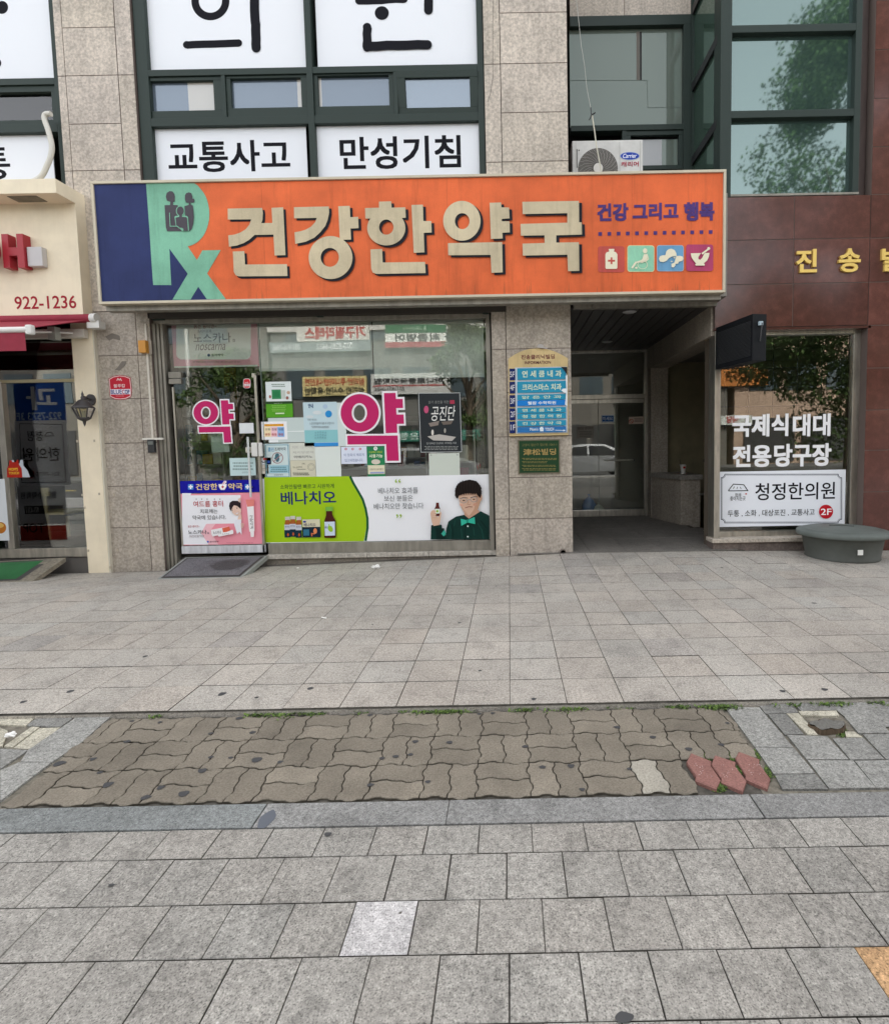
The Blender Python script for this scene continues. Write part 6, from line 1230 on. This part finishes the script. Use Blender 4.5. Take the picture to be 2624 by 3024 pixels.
osign(2125,1228,2215,1255,'c8ccc4','white fascia sign with red letters across the street at the right',lambda f:f.text('식당',2140,1230,2175,1250,'b02a2a',.02))
# street trees
def tree(x,y,h,r,seed,label,n=9000,zc0=.62,zs=.36,leaf=1.0):
    rs=np.random.RandomState(seed); e=empty('street_tree',(x,y,-.05),label,'tree','street trees')
    b=MB(); BKm=mat((.14,.11,.08),.9,0,.2,'wood'); tops=[]
    b.tube([(x,y,-.1),(x+.05,y,h*.25),(x+.1,y+.05,h*.45)],[.16,.12,.10],BKm,10)
    for k in range(9):
        a=2*math.pi*k/9+rs.rand()*.5; t0=h*rs.uniform(.28,.5); L_=r*rs.uniform(.6,1.0); ex=(x+.1+L_*math.cos(a),y+L_*math.sin(a),t0+rs.uniform(.15,.5)*h*.7); b.tube([(x+.07,y,t0),((x+ex[0])/2,(y+ex[1])/2,t0+(ex[2]-t0)*.6),ex],[.07,.045,.015],BKm,6); tops.append(ex)
    b.build('trunk',e)
    cl=[]
    for k in range(46 if h<12 else 110):
        a=rs.uniform(0,6.28); el=rs.uniform(-1.2,1.4); rr=r*rs.uniform(.45,1.0)*(1-.25*max(0,el)); cl.append((x+rr*math.cos(a)*math.cos(el),y+rr*math.sin(a)*math.cos(el),h*zc0+h*zs*math.sin(el)*rs.uniform(.7,1.05),r*rs.uniform(.20,.36)))
    c=np.array(cl)[rs.randint(0,len(cl),n)]; d=rs.normal(0,1,(n,3)); d/=np.linalg.norm(d,axis=1)[:,None]; rad=c[:,3]*rs.uniform(.25,1,n)**.5; p=c[:,:3]+d*rad[:,None]*[1,1,.75]
    u=rs.normal(0,1,(n,3)); u[:,2]-=.6; u/=np.linalg.norm(u,axis=1)[:,None]; v=np.cross(u,rs.normal(0,1,(n,3))); v/=np.linalg.norm(v,axis=1)[:,None]; s=rs.uniform(.07,.13,n)[:,None]*leaf
    V=np.stack([p,p+u*s*.5+v*s*.32,p+u*s,p+u*s*.5-v*s*.32],1).reshape(-1,3)
    me=bpy.data.meshes.new('crown'); me.vertices.add(4*n); me.vertices.foreach_set('co',V.ravel()); me.loops.add(4*n); me.loops.foreach_set('vertex_index',np.arange(4*n)); me.polygons.add(n); me.polygons.foreach_set('loop_start',np.arange(0,4*n,4)); me.polygons.foreach_set('loop_total',np.full(n,4)); me.update(); me.validate()
    me.materials.append(mat((.055,.095,.025),.6,0,.2,'leaf')); o=bpy.data.objects.new('crown',me); put(o,e)
tree(-1.35,-4.6,6.0,1.25,1,'street tree behind the viewer opposite the shop window',9000,.58,.36)
tree(-8.9,-4.4,5.2,1.6,2,'street tree opposite the glass door and cream shop',9000,.50,.38)
tree(11.0,-4.2,15,3.7,3,'tallest street tree, mirrored in the glazed bay',70000,.54,.46,1.2)
tree(19,-4.6,8.5,2.4,4,'street tree furthest to the right along the road',6000)
# street lamp
e=empty('street_lamp',(2.2,-4.0,-.02),'tall grey street lamp by the road, mirrored in the shop glass','street lamp'); LM_=mat((.55,.55,.52),.4,.4)
xv,_=P(1130,1100,2*YS+4.0); b=MB(); b.tube([(xv,-4,-.1),(xv,-4,6.0),(xv-.15,-4,6.6),(xv-.9,-4,7.3)],[.08,.05,.045,.035],LM_,10); b.build('pole',e); b=MB(); b.box(xv-1.35,xv-.85,-4.1,-3.9,7.25,7.37,LM_,1.0,.04); b.build('lamp_head',e); e.location.x=xv
# parked car (mirrored in the glass)
CAR=empty('parked_car',(-3.2,-4.4,-.16),'silver grey parked car by the kerb, mirrored in the shop glass','car')
def car(e,x0,y0,flip=1):
    z=-.16; prof=[(-2.2,.35),(-2.25,.60),(-2.1,.78),(-1.35,.92),(-.75,1.36),(-.2,1.45),(.7,1.42),(1.35,1.12),(1.95,1.0),(2.2,.85),(2.22,.4),(1.9,.28),(-1.9,.28)]
    b=MB(); n=len(prof); lay=[(-.86,.96),(-.80,1.0),(.80,1.0),(.86,.96)]
    def sec(w,k): 
        out=[]
        for px_,pz_ in prof:
            ww=w*(1-max(0,pz_-.95)*.42); out.append((x0+px_*k,y0+ww,z+pz_))
        return out
    V=[]; 
    for w,k in lay: V+=sec(w,k)
    F=[(i*n+k,i*n+(k+1)%n,(i+1)*n+(k+1)%n,(i+1)*n+k) for i in range(3) for k in range(n)]+[tuple(range(n-1,-1,-1)),tuple(range(3*n,4*n))]
    b.mesh(V,F,mat((.25,.26,.27),.45,.3),sm=False); b.build('body',e)
    b=MB(); WN=mat((.02,.022,.025),.08)
    for s in(1,-1):
        w=lambda pz_:y0+s*(.865*(1-max(0,pz_-.95)*.42)+.004)
        for q in([(-1.1,.98),(-.68,1.31),(-.1,1.37),(-.1,.98)],[(-.02,.98),(-.02,1.37),(.62,1.35),(1.05,1.12),(1.1,.98)]): b.face([(x0+px_,w(pz_),z+pz_) for px_,pz_ in q],WN)
    b.build('side_windows',e)
    for wx in(-1.35,1.35):
        for s in(1,-1):
            b=MB(); m_=12; cy_=y0+s*.78
            V=[(x0+wx+.32*math.cos(2*math.pi*k/24),cy_+o_,z+.32+.32*math.sin(2*math.pi*k/24)) for o_ in(-.1,.1) for k in range(24)]
            b.mesh(V,[(k,(k+1)%24,24+(k+1)%24,24+k) for k in range(24)]+[tuple(range(24)),tuple(range(24,48))],BLACK); wh=b.build('wheel',e)
            b=MB(); V=[(x0+wx+.20*math.cos(2*math.pi*k/20),cy_+s*.104,z+.32+.20*math.sin(2*math.pi*k/20)) for k in range(20)]; b.mesh(V,[tuple(range(20))],mat((.5,.5,.5),.3,.7)); b.build('rim',wh)
    for s in(1,-1):
        b=MB(); b.box(x0-2.24,x0-2.10,y0+s*.6-.14,y0+s*.6+.14,z+.60,z+.74,mat((.8,.8,.8),.1),1.0,.02); b.build('headlight',e)
        b=MB(); b.box(x0+2.1,x0+2.22,y0+s*.6-.14,y0+s*.6+.14,z+.72,z+.86,mat((.4,.02,.02),.2),1.0,.02); b.build('tail_light',e)
car(CAR,-3.2,-4.4)
C2=empty('parked_car',(3.4,-4.5,-.16),'second grey parked car by the kerb, further right in the reflections','car'); car(C2,3.4,-4.5)
# standing sign opposite the cream shop, mirrored in its glass
PY=empty('pylon_sign',(-7.6,3.0,0),'tall blue and white sign pillar standing out of frame at the left','sign')
YPy=4.3; VP=2*6.304-YPy
a=P(40,1300,VP)[0]; c=P(185,1300,VP)[0]; z0_=.02
b=MB(); b.box(a,c,YPy-.12,YPy,z0_,P(110,1125,VP)[1],mat((.5,.5,.52),.6)); b.build('post_body',PY); PY.location=((a+c)/2,YPy,0)
f=Flat(YPy,.001,virt=VP,tr=L7); f.rect(135,225,570,590,'1d55b0'); f.text('과',240,270,500,475,'dfe6ee',.02); f.text('922-7573 3F',160,495,545,560,'c8d8ea',.01); f.rect(165,565,610,1130,'d5d8de'); f.line([(195,595),(560,600),(590,1100),(215,1105),(195,595)],5,'3a3f4a'); f.text('청정',270,655,395,745,'2a2a30',.01); f.line([(412,700),(435,670),(475,672),(492,700),(412,702)],6,'2a2a30'); f.text('한의원',235,800,550,920,'2a2a30',.01); f.ell(302,1030,38,38,'b02a2a'); f.text('2F',280,1010,325,1050,'e8e8e8',.01); f.text('921-7975',365,1012,560,1048,'5a5a60')
f.rect(215,1130,620,1460,'c4c8cc'); f.text('웰팜 수학학원',240,1180,540,1240,'2a2a3a',.01); f.rect(275,1300,600,1370,'3a3a3c'); f.text('921-6262',290,1312,400,1358,'c8c8c8'); f.rect(250,1470,640,1610,'b03428'); f.text('TOP',275,1450,455,1530,'3a1a16',.01)
f.build('sign_panel',PY)
# cross-building block standing outside view on the left to close the street wall
e=empty('street_building',(-20,8,0),'plain rendered building continuing the row beyond the left edge','building'); b=MB(); b.box(-30,-9.5,6.3,14,-.2,10.2,mat((.45,.42,.37),.8,0,.3,'plaster')); b.build('wall',e)
e=empty('street_building',(20,8,0),'plain rendered building continuing the row beyond the right edge','building'); b=MB(); b.box(8.2,30,6.3,14,-.2,10.2,mat((.40,.36,.32),.8,0,.3,'plaster')); b.build('wall',e)
